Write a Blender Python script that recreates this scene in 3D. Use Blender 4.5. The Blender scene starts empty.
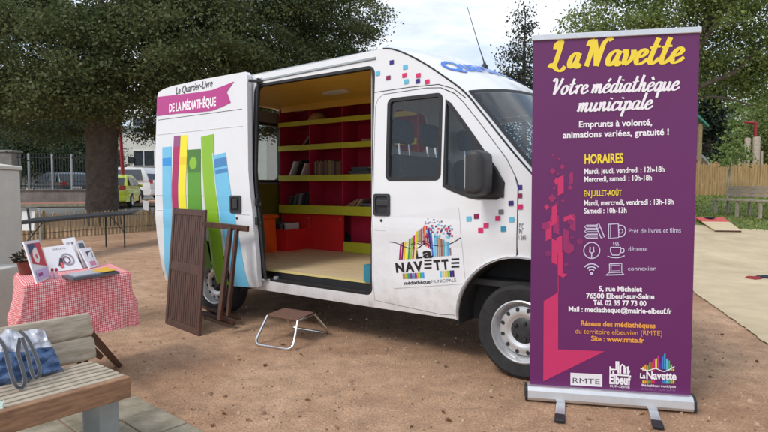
import bpy, bmesh, math, random
import numpy as np
from mathutils import Vector, Matrix
from mathutils.geometry import tessellate_polygon
R = math.radians
random.seed(7); rng = np.random.default_rng(7)
scn = bpy.context.scene
col = scn.collection

# ------------------------------------------------------------------ camera
PITCH = math.atan(28/550.0); CH = 1.28; F = 550.0
cam = bpy.data.objects.new('camera', bpy.data.cameras.new('camera')); col.objects.link(cam)
cam.location = (0, 0, CH); cam.rotation_euler = (math.pi/2 - PITCH, 0, 0)
cam.data.sensor_width = 36; cam.data.lens = F/768*36; cam.data.clip_end = 1500; cam.data.clip_start = 0.05
scn.camera = cam
# ------------------------------------------------------------------ sky, sun, exposure
SUN_EL, SUN_AZ = R(48), R(226)     # compass angle from +Y, clockwise: behind the camera, a little to the left
world = bpy.data.worlds.new('World'); scn.world = world; world.use_nodes = True
nt = world.node_tree; nt.nodes.clear()
def N(tree, t, **kw):
    n = tree.nodes.new(t)
    for k, v in kw.items():
        if k.startswith('i_'): n.inputs[k[2:].replace('_', ' ')].default_value = v
        else: setattr(n, k, v)
    return n
sky = N(nt, 'ShaderNodeTexSky', sky_type='NISHITA', sun_disc=False, sun_elevation=SUN_EL, sun_rotation=SUN_AZ, air_density=1.0, dust_density=2.0)
tc = N(nt, 'ShaderNodeTexCoord'); mp = N(nt, 'ShaderNodeMapping'); mp.inputs['Scale'].default_value = (1.0, 1.0, 3.6)
mp.inputs['Location'].default_value = (0.35, 0.1, 0.2)
nz = N(nt, 'ShaderNodeTexNoise', i_Scale=2.3, i_Detail=7.0, i_Roughness=0.58, i_Distortion=0.35)
rp = N(nt, 'ShaderNodeValToRGB'); rp.color_ramp.elements[0].position = 0.40; rp.color_ramp.elements[1].position = 0.60
nz2 = N(nt, 'ShaderNodeTexNoise', i_Scale=5.0, i_Detail=5.0, i_Roughness=0.6)
rp2 = N(nt, 'ShaderNodeValToRGB'); rp2.color_ramp.elements[0].position = 0.3; rp2.color_ramp.elements[1].position = 0.7
rp2.color_ramp.elements[0].color = (5.2, 5.6, 6.4, 1); rp2.color_ramp.elements[1].color = (7.7, 7.95, 8.3, 1)
mx = N(nt, 'ShaderNodeMix', data_type='RGBA'); bg = N(nt, 'ShaderNodeBackground', i_Strength=0.105); wo = N(nt, 'ShaderNodeOutputWorld')
mxs = N(nt, 'ShaderNodeMix', data_type='RGBA'); mxs.inputs[0].default_value = 0.45; mxs.inputs[7].default_value = (5.2, 6.4, 8.0, 1)
L = nt.links.new
L(tc.outputs['Generated'], mp.inputs['Vector']); L(mp.outputs[0], nz.inputs['Vector']); L(mp.outputs[0], nz2.inputs['Vector'])
L(nz.outputs['Fac'], rp.inputs[0]); L(nz2.outputs['Fac'], rp2.inputs[0]); L(rp.outputs[0], mx.inputs[0])
L(sky.outputs[0], mxs.inputs[6]); L(mxs.outputs[2], mx.inputs[6]); L(rp2.outputs[0], mx.inputs[7]); L(mx.outputs[2], bg.inputs['Color']); L(bg.outputs[0], wo.inputs[0])
sd = bpy.data.lights.new('sun', 'SUN'); sd.energy = 1.1; sd.angle = R(16); sd.color = (1, .96, .9)
sun = bpy.data.objects.new('sun', sd); col.objects.link(sun)
sdir = Vector((math.sin(SUN_AZ)*math.cos(SUN_EL), math.cos(SUN_AZ)*math.cos(SUN_EL), math.sin(SUN_EL)))
sun.rotation_euler = sdir.to_track_quat('Z', 'Y').to_euler(); sun.location = (0, 0, 30)
vs = scn.view_settings; vs.view_transform = 'Standard'; vs.look = 'None'; vs.gamma = 1; vs.use_curve_mapping = False
vs.exposure = 0.62
scn.render.engine = 'CYCLES'; scn.render.resolution_x = 1024; scn.render.resolution_y = 576
scn.cycles.max_bounces = 8; scn.cycles.transparent_max_bounces = 16

# ------------------------------------------------------------------ helpers: pixels of the photo -> places
def ray(x, y):
    a = (x-384)/F; b = (y-216)/F
    return Vector((a, math.cos(PITCH)-b*math.sin(PITCH), -math.sin(PITCH)-b*math.cos(PITCH)))
CO = Vector((0, 0, CH))
def sst(a, b, x):
    t = min(1, max(0, (x-a)/(b-a))); return t*t*(3-2*t)
def ground_z(x, y):
    def ramp(y, a, k, cap):
        if y <= a: return 0
        return min(cap, k*max(0, y-a-.6)+k*.6*sst(a, a+1.2, y)*.5)
    b = sst(-4, 4.5, x)
    return ramp(y, 16, .045, .62)*(1-b)+ramp(y, 8.3, .078, 1.3)*b
def on_ground(x, y):
    d = ray(x, y); t = 1.0
    for i in range(6000):
        P = CO+d*t
        if P.z <= ground_z(P.x, P.y): return P
        t += .02
    return CO+d*40
def at_depth(x, y, Y):
    d = ray(x, y); return CO+d*(Y/d.y)
def at_height(x, y, z):
    d = ray(x, y); return CO+d*((z-CH)/d.z)

# ------------------------------------------------------------------ materials
def mat(name, c, rough=.6, metal=0, var=.0, vscale=8, bump=0, bscale=60, spec=.5, coat=0, c2=None):
    m = bpy.data.materials.new(name); m.use_nodes = True; t = m.node_tree; b = t.nodes['Principled BSDF']
    b.inputs['Base Color'].default_value = (*c, 1); b.inputs['Roughness'].default_value = rough; b.inputs['Metallic'].default_value = metal
    b.inputs['Specular IOR Level'].default_value = spec
    if coat: b.inputs['Coat Weight'].default_value = coat; b.inputs['Coat Roughness'].default_value = .06
    co = N(t, 'ShaderNodeTexCoord')
    if var or c2:
        n = N(t, 'ShaderNodeTexNoise', i_Scale=vscale, i_Detail=5.0, i_Roughness=.65)
        r = N(t, 'ShaderNodeValToRGB'); r.color_ramp.elements[0].position = .3; r.color_ramp.elements[1].position = .7
        lo = c2 if c2 else tuple(v*(1-var) for v in c); hi = c if c2 else tuple(min(1, v*(1+var)) for v in c)
        r.color_ramp.elements[0].color = (*lo, 1); r.color_ramp.elements[1].color = (*hi, 1)
        t.links.new(co.outputs['Object'], n.inputs['Vector']); t.links.new(n.outputs['Fac'], r.inputs[0]); t.links.new(r.outputs[0], b.inputs['Base Color'])
    if bump:
        n2 = N(t, 'ShaderNodeTexNoise', i_Scale=bscale, i_Detail=4.0); bp = N(t, 'ShaderNodeBump', i_Strength=bump, i_Distance=.01)
        t.links.new(co.outputs['Object'], n2.inputs['Vector']); t.links.new(n2.outputs['Fac'], bp.inputs['Height']); t.links.new(bp.outputs[0], b.inputs['Normal'])
    return m
def s2l(*c):
    return tuple((v/255/12.92) if v/255 <= .04045 else ((v/255+.055)/1.055)**2.4 for v in c)
def wood(name, c, dark, scale=(2, 30, 30), rough=.7, bump=.25):
    m = mat(name, c, rough); t = m.node_tree; b = t.nodes['Principled BSDF']
    co = N(t, 'ShaderNodeTexCoord'); mp = N(t, 'ShaderNodeMapping'); mp.inputs['Scale'].default_value = scale
    n = N(t, 'ShaderNodeTexNoise', i_Scale=1.0, i_Detail=6.0, i_Roughness=.7, i_Distortion=.4)
    r = N(t, 'ShaderNodeValToRGB'); r.color_ramp.elements[0].position = .32; r.color_ramp.elements[1].position = .68
    r.color_ramp.elements[0].color = (*dark, 1); r.color_ramp.elements[1].color = (*c, 1)
    bp = N(t, 'ShaderNodeBump', i_Strength=bump, i_Distance=.004)
    t.links.new(co.outputs['Object'], mp.inputs[0]); t.links.new(mp.outputs[0], n.inputs['Vector']); t.links.new(n.outputs['Fac'], r.inputs[0])
    t.links.new(r.outputs[0], b.inputs['Base Color']); t.links.new(n.outputs['Fac'], bp.inputs['Height']); t.links.new(bp.outputs[0], b.inputs['Normal'])
    return m
def leafmat(name, c1, c2, c3, trans=.3):
    m = bpy.data.materials.new(name); m.use_nodes = True; t = m.node_tree; b = t.nodes['Principled BSDF']
    g = N(t, 'ShaderNodeNewGeometry'); r = N(t, 'ShaderNodeValToRGB')
    r.color_ramp.elements[0].color = (*c1, 1); r.color_ramp.elements[1].color = (*c3, 1); e = r.color_ramp.elements.new(.55); e.color = (*c2, 1)
    b.inputs['Roughness'].default_value = .55; b.inputs['Specular IOR Level'].default_value = .3
    tr = N(t, 'ShaderNodeBsdfTranslucent'); mxx = N(t, 'ShaderNodeMixShader'); mxx.inputs[0].default_value = trans
    t.links.new(g.outputs['Random Per Island'], r.inputs[0]); t.links.new(r.outputs[0], b.inputs['Base Color']); t.links.new(r.outputs[0], tr.inputs['Color'])
    o = t.nodes['Material Output']; t.links.new(b.outputs[0], mxx.inputs[1]); t.links.new(tr.outputs[0], mxx.inputs[2]); t.links.new(mxx.outputs[0], o.inputs[0])
    return m
def glassmat(name, tint=(.35, .4, .42), refl=.25, rough=.02):
    m = bpy.data.materials.new(name); m.use_nodes = True; t = m.node_tree; t.nodes.remove(t.nodes['Principled BSDF'])
    tr = N(t, 'ShaderNodeBsdfTransparent'); tr.inputs[0].default_value = (*tint, 1); gl = N(t, 'ShaderNodeBsdfGlossy'); gl.inputs['Roughness'].default_value = rough
    gl.inputs['Color'].default_value = (.9, .95, 1, 1)
    lw = N(t, 'ShaderNodeLayerWeight', i_Blend=.5); pw_ = N(t, 'ShaderNodeMath', operation='POWER'); pw_.inputs[1].default_value = 4.0; t.links.new(lw.outputs['Facing'], pw_.inputs[0])
    ma = N(t, 'ShaderNodeMath', operation='MULTIPLY_ADD'); ma.inputs[1].default_value = .8; ma.inputs[2].default_value = refl*.15
    mxx = N(t, 'ShaderNodeMixShader'); t.links.new(pw_.outputs[0], ma.inputs[0]); t.links.new(ma.outputs[0], mxx.inputs[0])
    t.links.new(tr.outputs[0], mxx.inputs[1]); t.links.new(gl.outputs[0], mxx.inputs[2]); t.links.new(mxx.outputs[0], t.nodes['Material Output'].inputs[0])
    return m
M = {}
M['white'] = mat('white_paint', (.78, .79, .80), .28, var=.025, vscale=3, coat=.4)
def dirty(m):
    t = m.node_tree; b = t.nodes['Principled BSDF']; l = t.links.new; src = b.inputs['Base Color'].links[0].from_socket
    co = N(t, 'ShaderNodeTexCoord'); sp = N(t, 'ShaderNodeSeparateXYZ'); l(co.outputs['Object'], sp.inputs[0])
    mr = N(t, 'ShaderNodeMapRange'); mr.inputs[1].default_value = .95; mr.inputs[2].default_value = .30; mr.inputs[3].default_value = 0; mr.inputs[4].default_value = 1; l(sp.outputs[2], mr.inputs[0])
    n = N(t, 'ShaderNodeTexNoise', i_Scale=9.0, i_Detail=8.0, i_Roughness=.75); l(co.outputs['Object'], n.inputs['Vector'])
    r = N(t, 'ShaderNodeValToRGB'); r.color_ramp.elements[0].position = .46; r.color_ramp.elements[1].position = .95; l(n.outputs[0], r.inputs[0])
    mu = N(t, 'ShaderNodeMath', operation='MULTIPLY'); l(mr.outputs[0], mu.inputs[0]); l(r.outputs[0], mu.inputs[1])
    x = N(t, 'ShaderNodeMix', data_type='RGBA'); x.inputs[7].default_value = (*s2l(150, 122, 98), 1); l(mu.outputs[0], x.inputs[0]); l(src, x.inputs[6]); l(x.outputs[2], b.inputs['Base Color'])
    rr = N(t, 'ShaderNodeMapRange'); rr.inputs[3].default_value = .22; rr.inputs[4].default_value = .75; l(mu.outputs[0], rr.inputs[0]); l(rr.outputs[0], b.inputs['Roughness'])
dirty(M['white'])
M['black'] = mat('black_rubber', (.018, .018, .02), .55, var=.25, vscale=20, bump=.05)
M['plastic'] = mat('dark_grey_plastic', (.032, .033, .036), .5, var=.15, vscale=15, bump=.15, bscale=300)
M['tyre'] = mat('tyre_rubber', (.022, .022, .023), .8, var=.4, vscale=14, bump=.3, bscale=90)
M['steel'] = mat('painted_steel_rim', (.62, .63, .64), .35, .55, var=.12, vscale=12)
M['chrome'] = mat('chrome', (.72, .72, .72), .15, 1, var=.05)
M['alu'] = mat('brushed_aluminium', (.68, .69, .70), .35, .75, var=.05, vscale=30)
M['dark'] = mat('dark_lining', (.03, .03, .032), .9, var=.2)
M['greyin'] = mat('grey_trim', (.22, .22, .23), .8, var=.1)
M['glass'] = glassmat('tinted_window_glass', (.74, .78, .78), .3)
M['wsglass'] = glassmat('windscreen_glass', (.74, .80, .80), .5)
M['clear'] = glassmat('clear_plastic', (.92, .93, .93), .25, .1)
M['red'] = mat('red_board', s2l(216, 40, 40), .5, var=.1, vscale=4)
M['darkred'] = mat('crimson_board', s2l(178, 30, 64), .55, var=.1, vscale=4)
M['lime'] = mat('lime_edge', s2l(206, 206, 56), .5, var=.08)
M['yellow'] = mat('yellow_ceiling', s2l(226, 184, 76), .6, var=.06, vscale=4)
M['ply'] = wood('plywood_floor', s2l(226, 206, 168), s2l(204, 178, 138), (2, 16, 16), .5, .05)
M['orange'] = mat('orange_plastic', s2l(238, 96, 30), .4, var=.05)
M['brownwood'] = wood('dark_brown_wood', s2l(92, 58, 42), s2l(56, 34, 26), (25, 25, 3), .55)
M['greywood'] = wood('weathered_wood', s2l(186, 174, 156), s2l(140, 126, 108), (6, 6, 40), .8)
M['benchwood'] = wood('bench_slat_wood', s2l(196, 184, 165), s2l(150, 134, 112), (9, 9, 60), .75)
M['benchedge'] = wood('bench_edge_wood', s2l(168, 128, 96), s2l(120, 86, 62), (9, 9, 60), .7)
M['picket'] = wood('chestnut_picket', s2l(178, 156, 118), s2l(118, 98, 70), (30, 30, 4), .85)
M['fencewood'] = wood('pale_picket', s2l(196, 166, 116), s2l(150, 118, 78), (20, 20, 2), .8)
M['bark'] = mat('bark', (.085, .068, .055), .95, var=.45, vscale=6, bump=1.0, bscale=14)
M['bark2'] = mat('pale_bark', (.30, .26, .20), .9, var=.3, vscale=8, bump=.5, bscale=20)
M['stone'] = mat('grey_stone_wall', (.30, .29, .26), .9, vscale=1.6, bump=.6, bscale=9, c2=(.14, .14, .13))
M['plaster'] = mat('off_white_render', (.58, .56, .51), .85, var=.1, vscale=3, bump=.3, bscale=40)
M['cream'] = mat('cream_facade', (.72, .70, .62), .85, var=.06, vscale=1)
M['iron'] = mat('iron_paint', (.02, .025, .024), .6, var=.2)
M['redpole'] = mat('red_paint', s2l(150, 30, 48), .5, var=.1)
M['paper'] = mat('white_paper', (.75, .75, .73), .7, var=.04)
M['greymetal'] = mat('grey_metal', (.33, .36, .36), .45, .4, var=.1)
M['lamp'] = mat('frosted_plastic', (.7, .7, .66), .4)
def cm(name, rgb, rough=.5): return mat(name, s2l(*rgb), rough, var=.04, vscale=5)

# ------------------------------------------------------------------ mesh builder
def wmat(o):
    m = o.matrix_basis.copy()
    if o.parent: m = wmat(o.parent) @ o.matrix_parent_inverse @ m
    return m
def tag(o, label=None, cat=None, group=None, kind=None):
    if label: o['label'] = label
    if cat: o['category'] = cat
    if group: o['group'] = group
    if kind: o['kind'] = kind
    return o
def thing(name, label, cat, loc=(0, 0, 0), rz=0, group=None):
    o = bpy.data.objects.new(name, None); col.objects.link(o); o.empty_display_size = .2
    o.location = loc; o.rotation_euler = (0, 0, rz)
    return tag(o, label, cat, group)
class MB:
    def __init__(s): s.bm = bmesh.new()
    def verts(s, pts): return [s.bm.verts.new(p) for p in pts]
    def face(s, vs):
        try: return s.bm.faces.new(vs)
        except ValueError: return None
    def poly(s, pts): s.face(s.verts(pts)); return s
    def box(s, c, d, rz=0, M4=None):
        x, y, z = d[0]/2, d[1]/2, d[2]/2
        m = M4 if M4 is not None else Matrix.Translation(c) @ Matrix.Rotation(rz, 4, 'Z')
        v = s.verts([m @ Vector(p) for p in [(-x,-y,-z),(x,-y,-z),(x,y,-z),(-x,y,-z),(-x,-y,z),(x,-y,z),(x,y,z),(-x,y,z)]])
        for f in [(3,2,1,0),(4,5,6,7),(0,1,5,4),(1,2,6,5),(2,3,7,6),(3,0,4,7)]: s.face([v[i] for i in f])
        return s
    def beam(s, a, b, w, h, up=(0, 0, 1)):
        a = Vector(a); b = Vector(b); x = (b-a); l = x.length; x.normalize(); u = Vector(up)
        y = u.cross(x)
        if y.length < 1e-4: y = Vector((1, 0, 0)).cross(x)
        y.normalize(); z = x.cross(y)
        m = Matrix((x, y, z)).transposed().to_4x4(); m.translation = (a+b)/2
        return s.box(None, (l, w, h), M4=m)
    def tube(s, pts, r, seg=8, closed=False, cap=True):
        pts = [Vector(p) for p in pts]; n = len(pts); rings = []; ref = None
        for i, p in enumerate(pts):
            a = pts[(i-1) % n] if (i > 0 or closed) else p; b = pts[(i+1) % n] if (i < n-1 or closed) else p
            t = (b-a).normalized()
            if ref is None:
                ref = Vector((0, 0, 1)) if abs(t.z) < .9 else Vector((1, 0, 0))
            u = ref-t*ref.dot(t); u.normalize(); ref = u; w = t.cross(u)
            rr = r[i] if isinstance(r, (list, tuple)) else r
            rings.append(s.verts([p+(u*math.cos(2*math.pi*k/seg)+w*math.sin(2*math.pi*k/seg))*rr for k in range(seg)]))
        for i in range(n if closed else n-1):
            A, B = rings[i], rings[(i+1) % n]
            for k in range(seg): s.face([A[k], A[(k+1) % seg], B[(k+1) % seg], B[k]])
        if cap and not closed: s.face(rings[0][::-1]); s.face(rings[-1])
        return s
    def lathe(s, prof, seg=24, M4=Matrix.Identity(4), closed=False):
        rings = [s.verts([M4 @ Vector((r*math.cos(2*math.pi*k/seg), r*math.sin(2*math.pi*k/seg), z)) for k in range(seg)]) for r, z in prof]
        m = len(rings)
        for i in range(m if closed else m-1):
            A, B = rings[i], rings[(i+1) % m]
            for k in range(seg): s.face([A[k], A[(k+1) % seg], B[(k+1) % seg], B[k]])
        if not closed:
            if prof[0][0] > 1e-5: s.face(rings[0][::-1])
            if prof[-1][0] > 1e-5: s.face(rings[-1])
        return s
    def prism(s, poly, d, M4=Matrix.Identity(4)):
        n = len(poly); A = s.verts([M4 @ Vector((x, y, 0)) for x, y in poly]); B = s.verts([M4 @ Vector((x, y, d)) for x, y in poly])
        for i in range(n): s.face([A[i], A[(i+1) % n], B[(i+1) % n], B[i]])
        tris = tessellate_polygon([[Vector((x, y, 0)) for x, y in poly]])
        for t in tris: s.face([A[i] for i in t]); s.face([B[i] for i in t])
        return s
    def grid(s, rows, loop=False):
        g = [s.verts(r) for r in rows]
        for i in range(len(g)-1):
            n = len(g[i])
            for k in range(n if loop else n-1): s.face([g[i][k], g[i][(k+1) % n], g[i+1][(k+1) % n], g[i+1][k]])
        return s
    def build(s, name, mt, parent=None, smooth=0, bevel=0, local=False, solid=0, nofix=False, sub=0):
        me = bpy.data.meshes.new(name)
        if not nofix: bmesh.ops.remove_doubles(s.bm, verts=s.bm.verts, dist=1e-5) if smooth else None; bmesh.ops.recalc_face_normals(s.bm, faces=s.bm.faces)
        s.bm.to_mesh(me); s.bm.free(); o = bpy.data.objects.new(name, me); col.objects.link(o)
        for m_ in (mt if isinstance(mt, list) else [mt]): me.materials.append(m_)
        if smooth:
            me.polygons.foreach_set('use_smooth', [True]*len(me.polygons)); me.set_sharp_from_angle(angle=R(smooth))
        if parent:
            o.parent = parent
            if not local: o.matrix_parent_inverse = wmat(parent).inverted()
        if solid:
            md = o.modifiers.new('solid', 'SOLIDIFY'); md.thickness = abs(solid); md.offset = -1 if solid > 0 else 1
            md = o.modifiers.new('split', 'EDGE_SPLIT'); md.split_angle = R(35)
        if bevel:
            md = o.modifiers.new('bevel', 'BEVEL'); md.width = bevel; md.segments = 2; md.limit_method = 'ANGLE'; md.angle_limit = R(40)
        if sub:
            md = o.modifiers.new('sub', 'SUBSURF'); md.levels = sub; md.render_levels = sub
        return o
def copy_tree(o, parent=None):
    c = o.copy(); col.objects.link(c)
    if parent: c.parent = parent
    for ch in [k for k in bpy.data.objects if k.parent == o]: copy_tree(ch, c)
    return c
def crom(pts, n=6, closed=False):
    P = [Vector(p) for p in pts]; out = []; m = len(P)
    for i in range(m if closed else m-1):
        a = P[(i-1) % m] if (closed or i > 0) else P[0]; b = P[i]; c = P[(i+1) % m]; d = P[(i+2) % m] if (closed or i+2 < m) else P[-1]
        for k in range(n):
            t = k/n; out.append(.5*((2*b)+(c-a)*t+(2*a-5*b+4*c-d)*t*t+(3*b-a-3*c+d)*t**3))
    if not closed: out.append(P[-1])
    return out
def rrect(x0, y0, x1, y1, r, n=5):
    out = []
    for cx, cy, a in ((x1-r, y0+r, -90), (x1-r, y1-r, 0), (x0+r, y1-r, 90), (x0+r, y0+r, 180)):
        for k in range(n+1): q = R(a+90*k/n); out.append((cx+r*math.cos(q), cy+r*math.sin(q)))
    return out

# ------------------------------------------------------------------ lettering and flat artwork laid on a surface
_tc = {}
def text2d(st, bold=0.0, shear=0.0):
    k = (st, bold, shear)
    if k in _tc: return _tc[k]
    cu = bpy.data.curves.new('t', 'FONT'); cu.body = st; cu.size = 1; cu.offset = bold; cu.shear = shear; cu.resolution_u = 3; cu.fill_mode = 'BOTH'
    ob = bpy.data.objects.new('t', cu); col.objects.link(ob)
    dg = bpy.context.evaluated_depsgraph_get(); dg.update(); me = bpy.data.meshes.new_from_object(ob.evaluated_get(dg))
    V = [(v.co.x, v.co.y) for v in me.vertices]; Fc = [tuple(p.vertices) for p in me.polygons]
    bpy.data.objects.remove(ob); bpy.data.curves.remove(cu); bpy.data.meshes.remove(me)
    if bold > .005 and (max(v[0] for v in V) > .95*len(st) or min(v[0] for v in V) < -.4 or max(v[1] for v in V) > 1.4): return text2d(st, bold*.7, shear)
    _tc[k] = (V, Fc); return _tc[k]
CAPH = None
class Art:
    """flat artwork: everything is given in the 2-D coordinates of a surface; fn(u, v, off) puts it on that surface"""
    def __init__(s, fn, cuts_u=(), cuts_v=()): s.fn = fn; s.cu = cuts_u; s.cv = cuts_v; s.k = 0; s.mb = MB()
    def _add(s, V, Fc, ramp=False):
        nV = max(1, len(V)); b = bmesh.new(); vs = [b.verts.new((x, y, (i/nV*.0006 if ramp else 0))) for i, (x, y) in enumerate(V)]
        for f in Fc:
            try: b.faces.new([vs[i] for i in f])
            except ValueError: pass
        for f in b.faces: f.normal_update()
        fl = [f for f in b.faces if f.normal.z < 0]
        if fl: bmesh.ops.reverse_faces(b, faces=fl)
        for c in s.cu:
            bmesh.ops.bisect_plane(b, geom=b.verts[:]+b.edges[:]+b.faces[:], plane_co=(c, 0, 0), plane_no=(1, 0, 0))
        for c in s.cv:
            bmesh.ops.bisect_plane(b, geom=b.verts[:]+b.edges[:]+b.faces[:], plane_co=(0, c, 0), plane_no=(0, 1, 0))
        b.verts.index_update(); s.k += 1; off = (s.k % 9)*.00015
        W = [s.mb.bm.verts.new(s.fn(v.co.x, v.co.y, off+v.co.z)) for v in b.verts]
        for f in b.faces: s.mb.face([W[v.index] for v in f.verts])
        b.free(); return s
    def poly(s, pts):
        return s._add(pts, [tuple(t) for t in tessellate_polygon([[Vector((x, y, 0)) for x, y in pts]])])
    def rect(s, u0, v0, u1, v1): return s.poly([(u0, v0), (u1, v0), (u1, v1), (u0, v1)])
    def disc(s, u, v, r, n=20): return s.poly([(u+r*math.cos(2*math.pi*k/n), v+r*math.sin(2*math.pi*k/n)) for k in range(n)])
    def stroke(s, pts, w, smooth=0, pen=None, closed=False):
        P = [Vector((*p, 0)) for p in pts]
        if smooth: P = crom(P, smooth, closed)
        n = len(P); A = []
        if closed: P = P+[P[0]]; n += 1
        for i in range(n):
            a = P[i-1] if i > 0 else (P[-2] if closed else P[0]); b = P[i+1] if i < n-1 else (P[1] if closed else P[-1])
            t = (b-a)
            if t.length < 1e-9: t = Vector((1, 0, 0))
            t.normalize(); nn = Vector((-t.y, t.x, 0)); ww = pen(t, i/(n-1)) if pen else w
            A.append((P[i]+nn*ww/2, P[i]-nn*ww/2))
        V = []; Fc = []
        for a, b in A: V += [(a.x, a.y), (b.x, b.y)]
        for i in range(n-1): Fc.append((2*i, 2*i+1, 2*i+3, 2*i+2))
        return s._add(V, Fc, True)
    def text(s, st, p0, p1, cap, bold=0.0, shear=0.0):
        V, Fc = text2d(st, bold, shear); x0 = min(v[0] for v in V); x1 = max(v[0] for v in V)
        p0 = Vector((*p0, 0)); p1 = Vector((*p1, 0)); d = p1-p0; up = Vector((-d.y, d.x, 0)).normalized()
        if d.x < 0 and False: up = -up
        cp = text2d('H', 0, 0)[0]; ch = max(v[1] for v in cp)
        out = [p0+d*((x-x0)/(x1-x0))+up*(y/ch*cap) for x, y in V]
        return s._add([(o.x, o.y) for o in out], Fc)
    def script(s, st, p0, p1, xh, weight=.26):
        """slanted brush lettering drawn from pen strokes"""
        x = 0; allst = []
        for ch in st:
            if ch == ' ': x += .55; continue
            adv, sts = GLY[ch]
            for q in sts: allst.append([(px+x+.28*py, py) for px, py in q])
            x += adv
        xs = [p[0] for q in allst for p in q]; a0, a1 = min(xs), max(xs)
        p0 = Vector((*p0, 0)); p1 = Vector((*p1, 0)); d = p1-p0; up = Vector((-d.y, d.x, 0)).normalized(); dn = d.normalized(); k = d.length/(a1-a0)
        for q in allst:
            P = [p0+dn*((px-a0)*k)+up*(py*xh) for px, py in q]
            def pen(t, f):
                v = abs(t.dot(up)); return xh*(weight*.58+weight*.75*v*v)
            s.stroke([(p.x, p.y) for p in P], 0, 5 if len(q) > 2 else 0, pen)
        return s
    def build(s, name, mt, parent, local=False): return s.mb.build(name, mt, parent, local=local, nofix=True)
GLY = {
 'L': (1.5, [[(.42,1.9),(.38,1.2),(.28,.45),(.1,-.02)], [(-.2,.05),(-.05,.28),(.2,.2),(.55,-.12),(.95,-.2),(1.25,.1)], [(.02,1.3),(-.02,1.62),(.18,1.85),(.55,1.95)]]),
 'N': (1.75, [[(.05,1.4),(.1,1.75),(.4,1.85)], [(.4,1.85),(.38,1.0),(.3,.0)], [(.4,1.85),(.75,1.0),(1.05,.0)], [(1.05,.0),(1.12,1.0),(1.2,1.6),(1.5,1.9),(1.7,1.7)]]),
 'V': (1.35, [[(.0,1.5),(.1,1.8),(.35,1.75),(.45,1.2),(.45,.0)], [(.45,.0),(.8,.7),(1.05,1.4),(1.15,1.85)]]),
 'a': (1.08, [[(.78,.8),(.55,1.0),(.2,.8),(.08,.4),(.2,.05),(.45,.08),(.7,.5),(.8,.95)], [(.82,1.0),(.72,.45),(.75,.1),(.9,.0),(1.1,.25)]]),
 'v': (1.02, [[(.0,.8),(.14,1.0),(.26,.75),(.25,.25),(.36,.0)], [(.36,.0),(.65,.25),(.80,.65),(.72,1.0)], [(.72,.95),(.88,.8),(1.05,.85)]]),
 'e': (.92, [[(.12,.45),(.5,.55),(.7,.8),(.5,1.0),(.22,.8),(.08,.4),(.25,.02),(.6,.08),(.95,.35)]]),
 't': (.84, [[(.40,1.75),(.28,.9),(.2,.3),(.33,.0),(.6,.1),(.84,.35)], [(-.05,1.08),(.32,1.14),(.70,1.16)]]),
 'o': (.98, [[(.45,1.0),(.15,.75),(.08,.35),(.28,.0),(.6,.15),(.75,.55),(.6,.92),(.45,1.0)], [(.55,.95),(.75,.8),(1.0,.85)]]),
 'r': (.82, [[(.05,.7),(.2,.95),(.25,.6),(.18,.0)], [(.22,.45),(.4,.85),(.62,1.02),(.78,.85)]]),
 'm': (1.5, [[(.05,.85),(.2,.95),(.2,.5),(.12,.0)], [(.18,.45),(.42,.9),(.62,.95),(.62,.5),(.54,.0)], [(.6,.45),(.85,.9),(1.05,.95),(1.05,.45),(1.06,.1),(1.2,.0),(1.5,.3)]]),
 'n': (1.1, [[(.05,.85),(.2,.95),(.2,.5),(.12,.0)], [(.18,.45),(.45,.9),(.65,.95),(.65,.45),(.66,.1),(.8,.0),(1.1,.3)]]),
 'i': (.56, [[(.2,1.0),(.13,.45),(.18,.08),(.32,.0),(.56,.3)], [(.26,1.3),(.27,1.45)]]),
 'u': (1.12, [[(.15,1.0),(.1,.4),(.2,.02),(.45,.1),(.68,.6)], [(.76,1.0),(.68,.4),(.72,.08),(.88,.0),(1.12,.3)]]),
 'c': (.85, [[(.7,.75),(.6,1.0),(.3,.9),(.08,.45),(.22,.02),(.55,.06),(.88,.35)]]),
 'd': (1.1, [[(.75,.8),(.5,1.0),(.2,.8),(.08,.4),(.2,.03),(.45,.1),(.7,.5)], [(.9,1.85),(.75,.6),(.74,.12),(.9,.0),(1.1,.25)]]),
 'h': (1.12, [[(.35,1.85),(.22,.9),(.12,.0)], [(.18,.45),(.45,.9),(.66,.95),(.66,.45),(.67,.1),(.82,.0),(1.12,.3)]]),
 'l': (.56, [[(.35,1.85),(.2,.8),(.15,.15),(.3,.0),(.56,.3)]]),
 'q': (1.05, [[(.75,.8),(.5,1.0),(.2,.8),(.08,.4),(.2,.03),(.45,.1),(.7,.5)], [(.82,1.0),(.68,.2),(.58,-.75)], [(.62,-.2),(.8,-.05),(1.05,.25)]]),
 'p': (1.05, [[(.1,.8),(.25,1.0),(.2,.3),(.05,-.75)], [(.2,.4),(.4,.9),(.65,.98),(.8,.6),(.65,.12),(.4,.0),(.2,.15)], [(.7,.15),(.85,.1),(1.05,.3)]]),
}
GLY['é'] = (GLY['e'][0], GLY['e'][1]+[[(.4,1.25),(.65,1.6)]])
GLY['è'] = (GLY['e'][0], GLY['e'][1]+[[(.55,1.25),(.3,1.6)]])
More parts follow.
